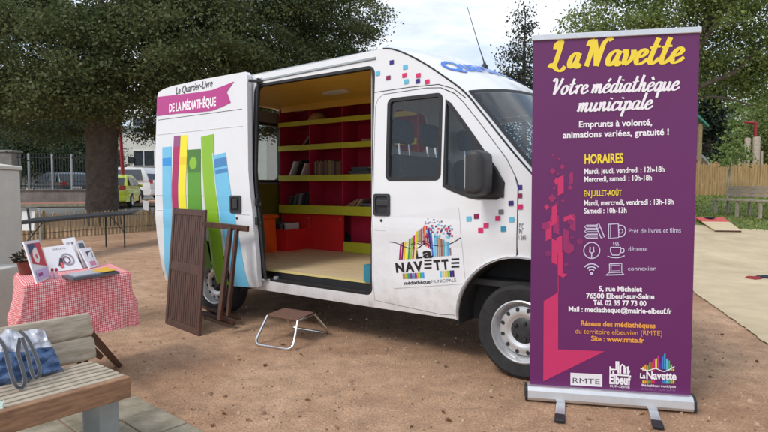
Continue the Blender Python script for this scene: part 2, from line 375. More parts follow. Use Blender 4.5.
# ------------------------------------------------------------------ ground
def soilmat():
    m = bpy.data.materials.new('sandy_soil'); m.use_nodes = True; t = m.node_tree; b = t.nodes['Principled BSDF']; b.inputs['Roughness'].default_value = .95; b.inputs['Specular IOR Level'].default_value = .15
    co = N(t, 'ShaderNodeTexCoord'); l = t.links.new
    def noise(sc, de=6., ro=.65, di=0.):
        n = N(t, 'ShaderNodeTexNoise', i_Scale=sc, i_Detail=de, i_Roughness=ro, i_Distortion=di); l(co.outputs['Object'], n.inputs['Vector']); return n
    def ramp(n, p0, c0, p1, c1):
        r = N(t, 'ShaderNodeValToRGB'); r.color_ramp.elements[0].position = p0; r.color_ramp.elements[1].position = p1
        r.color_ramp.elements[0].color = (*c0, 1); r.color_ramp.elements[1].color = (*c1, 1); l(n.outputs[0], r.inputs[0]); return r
    def mix(a, bb, f, bt='MIX'):
        x = N(t, 'ShaderNodeMix', data_type='RGBA', blend_type=bt); l(a, x.inputs[6]); l(bb, x.inputs[7])
        if isinstance(f, float): x.inputs[0].default_value = f
        else: l(f, x.inputs[0])
        return x.outputs[2]
    big = ramp(noise(.55, 5, .6, .6), .33, s2l(186, 148, 120), .68, s2l(222, 187, 157))
    mid = ramp(noise(6, 6, .7), .3, (.55, .52, .5), .7, (1.15, 1.12, 1.08))
    c = mix(big.outputs[0], mid.outputs[0], .75, 'MULTIPLY')
    fine = ramp(noise(70, 3, .7), .34, (.48, .45, .43), .66, (1.35, 1.33, 1.3)); c = mix(c, fine.outputs[0], .6, 'MULTIPLY')
    v = N(t, 'ShaderNodeTexVoronoi', feature='F1', i_Scale=38.0); l(co.outputs['Object'], v.inputs['Vector'])
    rr = N(t, 'ShaderNodeValToRGB'); rr.color_ramp.elements[0].position = .12; rr.color_ramp.elements[1].position = .2; rr.color_ramp.elements[0].color = (1, 1, 1, 1); rr.color_ramp.elements[1].color = (0, 0, 0, 1); l(v.outputs['Distance'], rr.inputs[0])
    sc = ramp(noise(11, 3), .54, (0, 0, 0), .62, (1, 1, 1)); mm = N(t, 'ShaderNodeMath', operation='MULTIPLY'); l(rr.outputs[0], mm.inputs[0]); l(sc.outputs[0], mm.inputs[1])
    lit = N(t, 'ShaderNodeMix', data_type='RGBA'); lit.inputs[6].default_value = (*s2l(92, 66, 50), 1); lit.inputs[7].default_value = (*s2l(206, 186, 160), 1); l(v.outputs['Color'], lit.inputs[0])
    c = mix(c, lit.outputs[2], mm.outputs[0])
    l(c, b.inputs['Base Color'])
    ad = N(t, 'ShaderNodeMath', operation='ADD'); n1 = noise(14, 8, .75); n2 = noise(120, 2, .6); l(n1.outputs[0], ad.inputs[0]); l(n2.outputs[0], ad.inputs[1])
    bp = N(t, 'ShaderNodeBump', i_Strength=.75, i_Distance=.022); l(ad.outputs[0], bp.inputs['Height']); l(bp.outputs[0], b.inputs['Normal'])
    return m
M['soil'] = soilmat()
M['resin'] = mat('resin_path', s2l(206, 188, 156), .85, var=.16, vscale=90, bump=.35, bscale=160)
def blotch(m, sc, lo, hi):
    t = m.node_tree; b = t.nodes['Principled BSDF']; l = t.links.new; src = b.inputs['Base Color'].links[0].from_socket; co = N(t, 'ShaderNodeTexCoord')
    n = N(t, 'ShaderNodeTexNoise', i_Scale=sc, i_Detail=7.0, i_Roughness=.65, i_Distortion=.5); l(co.outputs['Object'], n.inputs['Vector']); r = N(t, 'ShaderNodeValToRGB')
    r.color_ramp.elements[0].position = .32; r.color_ramp.elements[1].position = .66; r.color_ramp.elements[0].color = (*lo, 1); r.color_ramp.elements[1].color = (*hi, 1); l(n.outputs[0], r.inputs[0])
    x = N(t, 'ShaderNodeMix', data_type='RGBA', blend_type='MULTIPLY'); x.inputs[0].default_value = 1; l(src, x.inputs[6]); l(r.outputs[0], x.inputs[7]); l(x.outputs[2], b.inputs['Base Color'])
blotch(M['resin'], 1.3, (.76, .74, .70), (1.06, 1.05, 1.03))
M['lawn'] = mat('lawn_soil', s2l(116, 130, 66), .95, vscale=5, c2=s2l(78, 92, 44), bump=.6, bscale=40)
M['asphalt'] = mat('road_asphalt', (.16, .155, .15), .9, var=.2, vscale=12, bump=.2)
M['redpave'] = mat('red_pavement', s2l(158, 104, 90), .9, var=.12, vscale=10)
M['slab'] = mat('concrete_paver', s2l(168, 158, 138), .9, vscale=7, c2=s2l(122, 114, 94), bump=.4, bscale=60)
gx = np.unique(np.concatenate([np.linspace(-250, -40, 12), np.linspace(-40, 40, 81), np.linspace(40, 250, 12)]))
gy = np.unique(np.concatenate([np.linspace(-30, 0, 7), np.linspace(0, 45, 61), np.linspace(45, 500, 20)]))
mb = MB(); mb.grid([[(x, y, ground_z(x, y)) for x in gx] for y in gy])
tag(mb.build('ground', M['soil'], smooth=60), kind='structure')
def sheet(name, rows, m, dz=.004, kind='structure', n=24, mcross=8, rag=0):
    """a strip draped over the ground; rows = list of (left point, right point)"""
    g = []
    for i in range(len(rows)-1):
        (a, b), (c, d) = rows[i], rows[i+1]
        for k in range(n if i == len(rows)-2 else n):
            f = k/n; p = Vector(a).lerp(Vector(c), f); q = Vector(b).lerp(Vector(d), f); p.x += rag*rng.normal(0, 1); q.x += rag*rng.normal(0, 1); g.append((p, q))
    g.append((Vector(rows[-1][0]), Vector(rows[-1][1])))
    R_ = [[(lambda v: (v.x, v.y, ground_z(v.x, v.y)+dz))(p.lerp(q, j/mcross)) for j in range(mcross+1)] for p, q in g]
    b = MB(); b.grid(R_); return tag(b.build(name, m, smooth=60), kind=kind)
# pale resin path on the right, running away from the camera, and the lawn beyond it
pl = [(2.45, 2.1), (3.134, 4.43), (3.845, 6.855), (4.75, 9.6), (5.2, 11.5)]
pr = [(6.2, 1.2), (7.6, 4.0), (9.2, 6.8), (10.6, 9.6), (12.6, 11.2)]
for i, dx in enumerate((0, 0, 0, 0, 0)): pass
sheet('path', [((a[0], a[1], 0), (b[0], b[1], 0)) for a, b in zip(pl, pr)], M['resin'], .012, n=60, rag=.007)
sheet('path', [((5.2, 11.5, 0), (12.6, 11.2, 0)), ((5.6, 12.6, 0), (8.9, 12.4, 0)), ((6.0, 13.6, 0), (7.4, 13.5, 0))], M['resin'], .012)
sheet('lawn', [((2.5, 12.6, 0), (24, 10.6, 0)), ((2, 17, 0), (26, 17, 0)), ((2, 24, 0), (28, 24, 0))], M['lawn'], .006)
# road and red pavement beyond the paling fence
sheet('road', [((-40, 17.0, 0), (6, 21.5, 0)), ((-40, 23.2, 0), (6, 26.5, 0))], M['asphalt'], .006)
sheet('pavement', [((-40, 23.2, 0), (6, 26.5, 0)), ((-40, 26.0, 0), (6, 29.3, 0))], M['redpave'], .1)
mb = MB(); mb.beam((-40, 23.15, ground_z(-30, 23.2)+.05), (6, 26.45, ground_z(-2, 26)+.05), .12, .14); tag(mb.build('kerb', M['slab']), kind='structure')
sheet('car_park', [((-40, 29.0, 0), (6, 32.0, 0)), ((-40, 50, 0), (6, 52, 0))], M['asphalt'], .006)
# paving slabs in the bottom left corner under the wooden bench
def paver():
    mb = MB(); e0 = Vector((-.86, 2.02, 0)); d1 = Vector((-.80, .42, 0)).normalized(); d2 = Vector((.53, -.85, 0)).normalized()
    # edge of the slabs runs from the bench towards the lower right of the picture
    ex = Vector((.755, -.655, 0)).normalized(); ey = Vector((-.655, -.755, 0)).normalized(); o = Vector((-1.53, 3.32, 0))-ex*.62
    for i in range(9):
        for j in range(7):
            a = o+ex*(i*.31)+ey*(j*.22); w, h = .30, .212
            p = [a, a+ex*w, a+ex*w+ey*h, a+ey*h]; z = .008+rng.uniform(0, .006)
            lo = mb.verts([(q.x, q.y, -.05) for q in p]); hi = mb.verts([(q.x, q.y, z) for q in p])
            mb.face(hi)
            for k in range(4): mb.face([lo[k], lo[(k+1) % 4], hi[(k+1) % 4], hi[k]])
    return mb.build('paving', M['slab'], bevel=.006)
tag(paver(), kind='structure')
# loose stones and dry leaves on the soil
def scatter(name, n, mk, m, area):
    mb = MB()
    for i in range(n):
        x, y = area(); mk(mb, x, y, ground_z(x, y))
    return tag(mb.build(name, m, nofix=True), kind='stuff')
def near_area():
    while True:
        y = 1.7+8*rng.random()**1.6; x = rng.uniform(-.75, .75)*y
        if x > 2.2+(y-2.1)*.29: continue
        if (x+1.53)*.655+(y-3.32)*.755 < .02 and x < -.2: continue
        return x, y
def stone(mb, x, y, z):
    r = rng.uniform(.003, .009)*(1 if rng.random() > .06 else 2); n = 5; a0 = rng.uniform(0, 6)
    top = [(x+r*.55*math.cos(a0+i*2*math.pi/n), y+r*.55*math.sin(a0+i*2*math.pi/n), z+r*rng.uniform(.6, 1)) for i in range(n)]
    bot = [(x+r*math.cos(a0+i*2*math.pi/n), y+r*rng.uniform(.7, 1.1)*math.sin(a0+i*2*math.pi/n), z-.002) for i in range(n)]
    T = mb.verts(top); B = mb.verts(bot); mb.face(T)
    for i in range(n): mb.face([B[i], B[(i+1) % n], T[(i+1) % n], T[i]])
def dryleaf(mb, x, y, z):
    r = rng.uniform(.010, .026); a = rng.uniform(0, 6.28); c, s_ = math.cos(a), math.sin(a); h = rng.uniform(.004, .02); w = rng.uniform(.3, .55)
    P = [(-1, 0, .3), (-.3, w, 1), (.5, w*.8, .6), (1, 0, .1), (.4, -w, .9), (-.4, -w*.9, .4)]
    c0 = mb.verts([(x, y, z+.004)])[0]; V = mb.verts([(x+r*(u*c-v*s_), y+r*(u*s_+v*c), z+.003+h*k) for u, v, k in P])
    for i in range(6): mb.face([c0, V[i], V[(i+1) % 6]])
mst = leafmat('loose_stone', s2l(120, 92, 72), s2l(170, 142, 116), s2l(196, 172, 146), 0)
mlf = leafmat('dry_leaf', s2l(98, 66, 46), s2l(136, 102, 72), s2l(176, 146, 108), .1)
scatter('pebbles', 5200, stone, mst, near_area)
scatter('fallen_leaves', 190, dryleaf, mlf, near_area)

# ------------------------------------------------------------------ the library van
va = at_height(518, 380, 0); vb = at_height(213, 315, 0)
vu = (va-vb).normalized(); vn = Vector((vu.y, -vu.x, 0)); VO = vb-vn*.97
van = thing('library_van', 'white high-roof library van covered in book and pixel stickers, side door slid open', 'van', VO, math.atan2(vu.y, vu.x))
def S(X, z):
    s = 1.0
    if z > 1.2: s -= .045*(z-1.2)
    if z < .6: s -= .05*((.6-z)/.3)**2
    if X > 2.9: s -= .11*((X-2.9)/1.2)**2
    if 0.86 < z < 1.06: s += .006*math.sin((z-.86)/.2*math.pi)
    return s
def vloc(x, y, s=None, d=0.0):
    """pixel -> (X, z) on the van's right flank"""
    d_ = ray(x, y); k = 1.0 if s is None else s
    for i in range(6):
        t = ((VO-CO).dot(vn)+k)/d_.dot(vn); P = CO+d_*t; X, z = (P-VO).dot(vu), P.z
        if s is not None: break
        k = S(X, z)+d
    return X, z
def vp(X, s, z): return (X, -s, z)
ZC = [.36, .42, .48, .54, .6, .8, .86, .91, .96, 1.01, 1.06, 1.2]; XC = [-.8, -.74, -.68, -.6, -.55, 2.9, 3.05, 3.2, 3.35, 3.5, 3.65, 3.8, 3.95]
def flank(name, outline, m, parent, holes=(), off=0.0, thick=.03, side=1, mz=ZC, smooth=True):
    """a body panel: outline with holes in (X, z), bent onto the flank"""
    polys = [[Vector((x, z, 0)) for x, z in outline]]+[[Vector((x, z, 0)) for x, z in h] for h in holes]
    allp = [p for q in polys for p in q]; b = bmesh.new(); vs = [b.verts.new(p) for p in allp]
    for t in tessellate_polygon(polys):
        try: b.faces.new([vs[i] for i in t])
        except ValueError: pass
    for ax, cs in (((0, 1, 0), mz), ((1, 0, 0), XC)):
        for c in cs: bmesh.ops.bisect_plane(b, geom=b.verts[:]+b.edges[:]+b.faces[:], plane_co=(c, c, 0), plane_no=ax)
    for f in b.faces: f.normal_update()
    bmesh.ops.reverse_faces(b, faces=[f for f in b.faces if f.normal.z < 0])
    for v in b.verts:
        X, z = v.co.x, v.co.y; v.co = (X, -side*(S(X, z)+off), z)
    if side < 0: bmesh.ops.reverse_faces(b, faces=b.faces[:])
    q = MB(); q.bm.free(); q.bm = b
    o = q.build(name, m, parent, smooth=25, local=True, nofix=True)
    if thick:
        md = o.modifiers.new('solid', 'SOLIDIFY'); md.thickness = thick; md.offset = -1
        md = o.modifiers.new('split', 'EDGE_SPLIT'); md.split_angle = R(28)
    return o
def arc(cx, cz, r, a0, a1, n=16): return [(cx+r*math.cos(R(a0+(a1-a0)*k/n)), cz+r*math.sin(R(a0+(a1-a0)*k/n))) for k in range(n+1)]
EDGE = [(-.86, 2.27), (-.7, 2.30), (.6, 2.32), (1.7, 2.335), (2.0, 2.345), (2.1, 2.35), (2.18, 2.335), (2.3, 2.285), (2.47, 2.19), (2.64, 2.075), (2.81, 1.945), (2.945, 1.79), (3.163, 1.529), (3.31, 1.365)]
CEN = [(-.88, 2.36), (-.7, 2.40), (.6, 2.42), (1.7, 2.435), (1.95, 2.435), (2.1, 2.43), (2.24, 2.40), (2.42, 2.345), (2.6, 2.275), (2.8, 2.16), (3.0, 2.02), (3.17, 1.83), (3.42, 1.56), (3.58, 1.38)]
# --- right flank with the big opening and the cab door hole
A0 = 3.235
FW = arc(A0, .36, .46, 182, 0, 20)                                  # front wheel arch
RW = arc(0, .34, .43, 180, 0, 18)
low = [(-.86, .36)]+RW+[(.6, .335), (2.0, .335)]+FW+[(3.80, .36), (3.825, .6), (3.775, 1.0), (3.62, 1.185), (3.45, 1.28)]
outline = low+EDGE[::-1]+[(-.88, 1.2)]
sdoor = rrect(1.4, .43, 2.03, 2.235, .07, 5)[:12]+[(.70, 2.235), (.655, 2.215), (.638, 2.17), (.633, 1.8), (.632, 1.45), (.655, 1.28), (.70, 1.08), (.728, .85), (.735, .62), (.735, .49), (.755, .445), (.80, .43)]
fd = [(2.045, .40), (2.62, .365)]+arc(A0, .36, .475, 178, 93, 12)+[(3.213, .9), (3.213, 1.28), (3.19, 1.36), (3.13, 1.47), (2.93, 1.72), (2.80, 1.875), (2.73, 1.94), (2.62, 1.992), (2.5, 2.003), (2.12, 1.995), (2.07, 1.97), (2.045, 1.91)]
def grow(p, d):
    c = Vector((sum(x for x, z in p)/len(p), sum(z for x, z in p)/len(p))); out = []
    n = len(p); ar = sum(p[i][0]*p[(i+1) % n][1]-p[(i+1) % n][0]*p[i][1] for i in range(n)); sg = 1 if ar > 0 else -1
    for i in range(n):
        a = Vector(p[i-1]); b = Vector(p[i]); q = Vector(p[(i+1) % n]); t = (b-a).normalized()+(q-b).normalized()
        t = t.normalized() if t.length > 1e-6 else (q-b).normalized(); out.append((b.x+t.y*d*sg, b.y-t.x*d*sg))
    return out
fw1 = [(2.66, 1.3), (2.652, 1.93)]
win1 = rrect(2.17, 1.345, 2.628, 1.95, .035, 4)
win2 = [(2.668, 1.295), (2.74, 1.265), (2.87, 1.222), (2.93, 1.212), (3.07, 1.212), (3.108, 1.235), (3.115, 1.31), (3.06, 1.40), (2.88, 1.64), (2.70, 1.87), (2.668, 1.90)]
flank('body_side', outline, M['white'], van, [sdoor, grow(fd, .007)], side=1)
flank('body_side', outline, M['white'], van, [grow(fd, .007)], side=-1)
# --- roof, fairing, windscreen, bonnet and nose as one loft cut into parts
def lpt(e, c, t, p, off=0.0):
    f = 1-abs(t)**p; w = S(*e); x = e[0]+(c[0]-e[0])*f; z = e[1]+(c[1]-e[1])*f
    return Vector((x, -w*t, z+off))
TT = [-1, -.985, -.965, -.94, -.9, -.84, -.75, -.6, -.4, -.2, 0, .2, .4, .6, .75, .84, .9, .94, .965, .985, 1]
def lrows(i0, i1, p, t0=-1, t1=1, sub=3, off=0):
    rows = []
    for i in range(i0, i1+1):
        for k in range(sub if i < i1 else 1):
            f = k/sub; e = tuple(Vector(EDGE[i]).lerp(Vector(EDGE[min(i+1, len(EDGE)-1)]), f)); c = tuple(Vector(CEN[i]).lerp(Vector(CEN[min(i+1, len(CEN)-1)]), f))
            pp = p(i+f) if callable(p) else p
            rows.append([lpt(e, c, t, pp, off) for t in TT if t0-1e-6 <= t <= t1+1e-6])
    return rows
def pw(i): return 5-2.6*sst(3.5, 10, i)
mb = MB(); mb.grid(lrows(0, 10, pw)); mb.build('roof', M['white'], van, smooth=60, local=True, solid=.02)
WSP = 2.4
mb = MB(); mb.grid(lrows(10, 13, WSP, -.95, .95, 4, .004)); mb.build('windscreen', M['wsglass'], van, smooth=60, local=True)
for sgn in (1, -1):
    mb = MB(); mb.grid([[lpt(e, c, t*sgn, WSP, .006) for t in (.935, .95, .962, .97)] for e, c in zip(EDGE[10:], CEN[10:])]); mb.build('windscreen_seal', M['black'], van, smooth=60, local=True)
    mb = MB(); mb.grid([[lpt(e, c, t*sgn, WSP) for t in (.962, .975, .99, 1)] for e, c in zip(EDGE[10:], CEN[10:])]); mb.build('windscreen_pillar', M['white'], van, smooth=60, local=True, solid=.03)
# black seal round the top of the windscreen
e0, c0 = Vector(EDGE[10]), Vector(CEN[10]); e1, c1 = Vector(EDGE[11]), Vector(CEN[11])
mb = MB(); mb.grid([[lpt(tuple(e0.lerp(e1, f)), tuple(c0.lerp(c1, f)), t, WSP, .007) for t in TT if abs(t) < .97] for f in (-.02, .03, .10)]); mb.build('windscreen_seal', M['black'], van, smooth=60, local=True)
# bonnet, front panel, bumper
NE = [(3.31, 1.365), (3.45, 1.285), (3.62, 1.19), (3.78, 1.02), (3.82, .75), (3.83, .6)]
NC = [(3.58, 1.38), (3.68, 1.32), (3.84, 1.22), (3.97, 1.03), (4.0, .75), (4.01, .6)]
mb = MB(); mb.grid([[lpt(e, c, t, 2.6) for t in TT] for e, c in zip(NE[:4], NC[:4])]); mb.build('bonnet', M['white'], van, smooth=50, local=True, solid=.02)
mb = MB(); mb.grid([[lpt(e, c, t, 2.6) for t in TT] for e, c in zip(NE[3:], NC[3:])]); mb.build('front_panel', M['white'], van, smooth=50, local=True, solid=.02)
mb = MB(); mb.grid([[lpt((3.85, z), (4.05, z), t, 2.6) for t in TT] for z in (.32, .6)]); mb.build('front_bumper', M['plastic'], van, smooth=50, local=True, solid=.06)
mb = MB(); mb.grid([[lpt(e, c, t, 2.6, .0)+Vector((.012, 0, 0)) for t in TT if abs(t) < .5] for e, c in (((3.80, .9), (3.985, .93)), ((3.823, .7), (4.003, .7)))]); mb.build('grille', M['plastic'], van, smooth=50, local=True, solid=.02)
for sgn in (1, -1):
    mb = MB(); mb.grid([[lpt(e, c, t*sgn, 2.6)+Vector((.012, 0, .0)) for t in (.55, .65, .75, .84, .9, .94)] for e, c in (((3.775, 1.02), (3.966, 1.03)), ((3.82, .74), (4.0, .74)))]); mb.build('headlight', M['lamp'], van, smooth=50, local=True, solid=.02)
for yy in (-.35, .35):
    mb = MB(); mb.tube([(3.60, yy, 1.375), (3.52, yy*.6+.1, 1.50), (3.36, yy*.1+.2, 1.66)], .010, 6); mb.build('wiper', M['black'], van, local=True)
# gutter seal: black line along the fairing and A-pillar
def flank_line(name, pts, m, parent, r=.007, off=.002):
    mb = MB(); mb.tube([vp(X, S(X, z)+off, z) for X, z in pts], r, 6); return mb.build(name, m, parent, smooth=60, local=True)
flank_line('roof_seal', [(p.x, p.y) for p in crom([(x, z, 0) for x, z in EDGE[5:]], 4)], M['black'], van, .007, -.002)
flank_line('roof_seam', [(2.032, 2.022), (2.35, 2.028), (2.6, 2.022), (2.72, 1.98), (2.82, 1.905)], M['dark'], van, .003, .0)
flank_line('drip_rail', [(-.84, 2.262), (.7, 2.283), (.74, 2.285)], M['white'], van, .009, .0)
flank_line('slide_rail', [(.7, 2.262), (1.4, 2.275), (2.035, 2.285)], M['greymetal'], van, .012, .0)
# door-opening frame in black rubber, and the deep inner frame in white
def ring(name, outer, inner, m, parent, off, depth):
    mb = MB()
    def w(p, d): return vp(p[0], S(*p)+off-d, p[1])
    n = len(outer); A = mb.verts([w(p, 0) for p in outer]); B = mb.verts([w(p, 0) for p in inner]); Cc = mb.verts([w(p, depth) for p in inner]); D = mb.verts([w(p, depth) for p in outer])
    for i in range(n):
        j = (i+1) % n
        for P, Q in ((A, B), (B, Cc), (Cc, D), (D, A)): mb.face([P[i], P[j], Q[j], Q[i]])
    return mb.build(name, m, parent, smooth=40, local=True)
ring('door_seal', sdoor, grow(sdoor, -.022), M['black'], van, -.003, .05)
# --- cab door
door = flank('cab_door', fd, M['white'], van, [win1, win2], off=.0015)
for w_ in (win1, win2):
    fr = ring('window_seal', grow(w_, .012), grow(w_, -.016), M['black'], door, .006, .03)
    flank('window', grow(w_, -.012), M['glass'], door, off=-.012, thick=0)
hd = [vloc(*p) for p in ((373.5, 194), (391, 195), (391, 216), (373.5, 215))]
X0, X1 = 2.052, 2.205; mb = MB(); ring('door_handle', rrect(X0, 1.065, X1, 1.235, .02), rrect(X0+.02, 1.085, X1-.02, 1.215, .015), M['plastic'], door, .014, .03)
flank('handle_cup', rrect(X0+.015, 1.08, X1-.015, 1.22, .015), M['black'], door, off=.004, thick=.004)
mb = MB(); mb.box(vp(2.14, 1.012, 1.165), (.11, .012, .045)); mb.build('handle_pull', M['plastic'], door, local=True, bevel=.004)
mb = MB(); mb.lathe([(.0, .0), (.011, 0), (.011, .01), (0, .01)], 12, Matrix.Translation(vp(2.125, 1.0, 1.03)) @ Matrix.Rotation(R(90), 4, 'X')); mb.build('door_lock', M['plastic'], door, local=True)
flank_line('body_crease', [(2.06, .955), (2.6, .955), (3.2, .957)], M['white'], door, .004, -.001)
# front wing seam
flank_line('wing_seam', [(3.219, .84), (3.219, 1.30), (3.19, 1.37)], M['dark'], van, .003, .0)
ring('wheel_arch', [p for p in arc(A0, .36, .475, 182, -2, 24)]+[p for p in arc(A0, .36, .462, -2, 182, 24)], [p for p in arc(A0, .36, .470, 182, -2, 24)]+[p for p in arc(A0, .36, .464, -2, 182, 24)], M['white'], van, .014, .02)
# wheel-arch liners
for cx, cz, r in ((A0, .36, .46), (0, .34, .43)):
    for sg in (1, -1):
        mb = MB(); A = arc(cx, cz, r, 186, -6, 18)
        mb.grid([[(x, -sg*.97, z) for x, z in A], [(x, -sg*.73, z) for x, z in A]]); mb.build('wheel_arch_liner', M['dark'], van, smooth=60, local=True, solid=.004)
        mb = MB(); mb.prism([(x, z) for x, z in A], .01, Matrix.Translation((0, -sg*.73, 0)) @ Matrix.Rotation(R(90), 4, 'X')); mb.build('wheel_arch_liner', M['dark'], van, local=True)
# --- wheels
def wheel(cx, sg):
    Mx = Matrix.Translation((cx, -sg*.865, .322)) @ Matrix.Rotation(R(90)*sg, 4, 'X')
    w = thing('wheel', None, None); w.parent = van; w.location = (0, 0, 0)
    P = [(.205, -.09), (.235, -.10), (.29, -.105), (.313, -.09), (.322, -.06), (.322, -.034), (.316, -.032), (.316, -.026), (.322, -.024), (.322, .024), (.316, .026), (.316, .032), (.322, .034), (.322, .062), (.313, .09), (.29, .107), (.235, .10), (.205, .09)]
    mb = MB(); mb.lathe(P, 48, Mx, True)
    mb.build('tyre', M['tyre'], w, smooth=35, local=True)
    mb = MB(); mb.lathe([(.200, -.08), (.207, .088), (.213, .094), (.205, .098), (.196, .09), (.186, .045), (.174, .022), (.165, .050), (.125, .064), (.105, .058), (.085, .045), (.0, .045)], 48, Mx); rim = mb.build('rim', M['steel'], w, smooth=40, local=True)
    mb = MB()
    for k in range(12):
        a = 2*math.pi*(k+.5)/12; m4 = Mx @ Matrix.Rotation(a, 4, 'Z') @ Matrix.Translation((.147, 0, .0600)) @ Matrix.Rotation(R(14), 4, 'Y') @ Matrix.Diagonal((1, .78, 1, 1))
        mb.lathe([(0, .0), (.0165, 0), (.0165, -.006), (0, -.006)], 14, m4)
    mb.build('rim_hole', M['dark'], w, local=True)
    mb = MB(); mb.lathe([(.0, .058), (.03, .062), (.078, .056), (.088, .047), (.088, .040)], 28, Mx); hc = mb.build('hub_cap', M['plastic'], w, smooth=40, local=True)
    mb = MB()
    for k in range(5):
        m4 = Mx @ Matrix.Rotation(2*math.pi*k/5, 4, 'Z') @ Matrix.Translation((.058, 0, .05)); mb.lathe([(.013, 0), (.012, .022), (.008, .026), (0, .026)], 8, m4)
    mb.build('wheel_bolt', M['iron'], w, local=True)
for cx in (A0, 0):
    for sg in (1, -1): wheel(cx, sg)
# --- underside, sill, floors
mb = MB(); mb.box((1.1, 0, .40), (3.3, 1.30, .12)); mb.build('chassis', M['dark'], van, local=True)
mb = MB(); mb.box((1.6, 0, .37), (1.9, 1.84, .04)); mb.build('underfloor', M['dark'], van, local=True)
for Xa in (.0, A0): mb = MB(); mb.tube([(Xa, -.75, .30), (Xa, .75, .30)], .05, 10); mb.build('axle', M['dark'], van, local=True)
mb = MB(); mb.box((1.41, -.905, .425), (1.27, .14, .012)); mb.build('step_plate', M['black'], van, local=True)
mb = MB(); mb.box((1.41, -.975, .432), (1.22, .012, .016)); mb.box((1.41, -.94, .436), (1.22, .008, .012)); mb.build('door_track', M['plastic'], van, local=True)
mb = MB(); mb.box((1.41, -.84, .465), (1.25, .02, .07)); mb.build('step_riser', M['black'], van, local=True)
mb = MB(); mb.box((.60, .055, .505), (2.85, 1.80, .014)); mb.build('cargo_floor', M['ply'], van, local=True)
mb = MB(); mb.box((.60, -.851, .507), (2.85, .012, .02)); mb.build('floor_edge', cm('pale_edge', (214, 196, 130)), van, local=True)
# --- interior lining
mb = MB(); mb.box((.60, .05, 2.325), (2.88, 1.76, .012)); mb.build('ceiling', M['yellow'], van, local=True)
mb = MB(); mb.box((.70, .60, 2.285), (2.64, .02, .08)); mb.build('ceiling_board', M['yellow'], van, local=True)
mb = MB(); mb.prism(rrect(-.17, -.06, .17, .06, .055), .025, Matrix.Translation((.72, .10, 2.292))); mb.build('ceiling_lamp', M['lamp'], van, local=True, bevel=.006)
mb = MB(); mb.box((.6, .925, 1.4), (2.86, .012, 1.84)); mb.build('shelf_back', M['darkred'], van, local=True)
SH = [(2.062, 2.118), (1.752, 1.818), (1.365, 1.438), (.955, 1.062)]; SF = .62; XL, XR = -.70, 1.42
for i, (z0, z1) in enumerate(SH):
    mb = MB(); mb.box(((XL+XR)/2, (SF+.92)/2, (z0+.012)), (XR-XL, .92-SF-.02, .018)); sh = mb.build('shelf', M['darkred'], van, local=True)
    mb = MB(); mb.box(((XL+XR)/2, SF, (z0+z1)/2), (XR-XL, .02, z1-z0)); mb.build('shelf_edge', M['lime'] if i else M['lime'], sh, local=True)
zs = [(.51, .95)]+[(SH[3-i][0]+.022, SH[2-i][0]) for i in range(3)]+[(SH[0][0]+.022, 2.3)]
for X in [XL, -.17, .36, .89, XR]:
    mb = MB(); mb.box((X, .775, (zs[1][0]+2.3)/2), (.016, .28, 2.3-zs[1][0])); mb.build('shelf_divider', M['darkred'], van, local=True)
for xa, xb in ((XL, -.16), (-.155, .36)):
    mb = MB(); mb.box(((xa+xb)/2, .66, .732), (xb-xa-.004, .02, .435)); cb = mb.build('cupboard_door', M['red'], van, local=True)
    mb = MB(); mb.lathe([(0, 0), (.012, 0), (.012, .012), (0, .012)], 10, Matrix.Translation((xb-.04, .65, .90)) @ Matrix.Rotation(R(90), 4, 'X')); mb.build('knob', M['greymetal'], cb, local=True)
mb = MB(); mb.box((.89, .80, .73), (1.05, .02, .43)); mb.build('cupboard_back', M['darkred'], van, local=True)
mb = MB(); mb.box((.62, .66, .575), (.52, .018, .12)); mb.build('low_board', M['lime'], van, local=True)
# rear doors with rounded windows, and the inner trim seen through the opening
for sg in (1, -1):
    y0, y1 = (.01, .94) if sg > 0 else (-.94, -.01)
    Mr = Matrix.Translation((-.86, 0, 0)) @ Matrix(((0, 0, 1, 0), (1, 0, 0, 0), (0, 1, 0, 0), (0, 0, 0, 1)))
    out = [(y0, .42), (y1, .42), (y1, 2.26), (y0, 2.26)]
    wy0, wy1 = (.18, .76) if sg > 0 else (-.76, -.18); hole = rrect(wy0, 1.37, wy1, 2.10, .09, 5)
    def wall(name, o_, h_, m_, x, th, par):
        ps = [[Vector((a, b, 0)) for a, b in o_]]+([[Vector((a, b, 0)) for a, b in h_]] if h_ else []); al = [p for q in ps for p in q]; b = MB(); v = b.verts([(x, p.x, p.y) for p in al])
        for t in tessellate_polygon(ps): b.face([v[i] for i in t])
        return b.build(name, m_, par, local=True, solid=th)
    rd = wall('rear_door', out, hole, M['white'], -.86, .03, van)
    wall('inner_trim', [(y0, 1.33), (y1, 1.33), (y1, 2.26), (y0, 2.26)], grow(hole, .012), M['greyin'], -.80, .01, rd)
    wall('inner_panel', [(y0, .51), (y1, .51), (y1, 1.328), (y0, 1.328)], None, cm('olive_panel', (108, 104, 26)) , -.80, .01, rd)
    wall('window', hole, None, M['glass'], -.84, 0.004, rd)
    mb = MB(); h2 = grow(hole, .02); h1 = grow(hole, -.014); n = len(hole)
    for k in range(n):
        j = (k+1) % n; mb.poly([(-.785, *h2[k]), (-.785, *h2[j]), (-.785, *h1[j]), (-.785, *h1[k])]); mb.poly([(-.785, *h1[k]), (-.785, *h1[j]), (-.865, *h1[j]), (-.865, *h1[k])])
    mb.build('window_seal', M['black'], rd, local=True)
    mb = MB(); mb.box((-.875, sg*.93, .82), (.03, .06, .42)); mb.build('rear_light', cm('red_lens', (170, 20, 20), .2), van, local=True, bevel=.01)
mb = MB(); mb.box((-.90, 0, .40), (.10, 1.86, .20)); mb.build('rear_bumper', M['plastic'], van, local=True, bevel=.03)
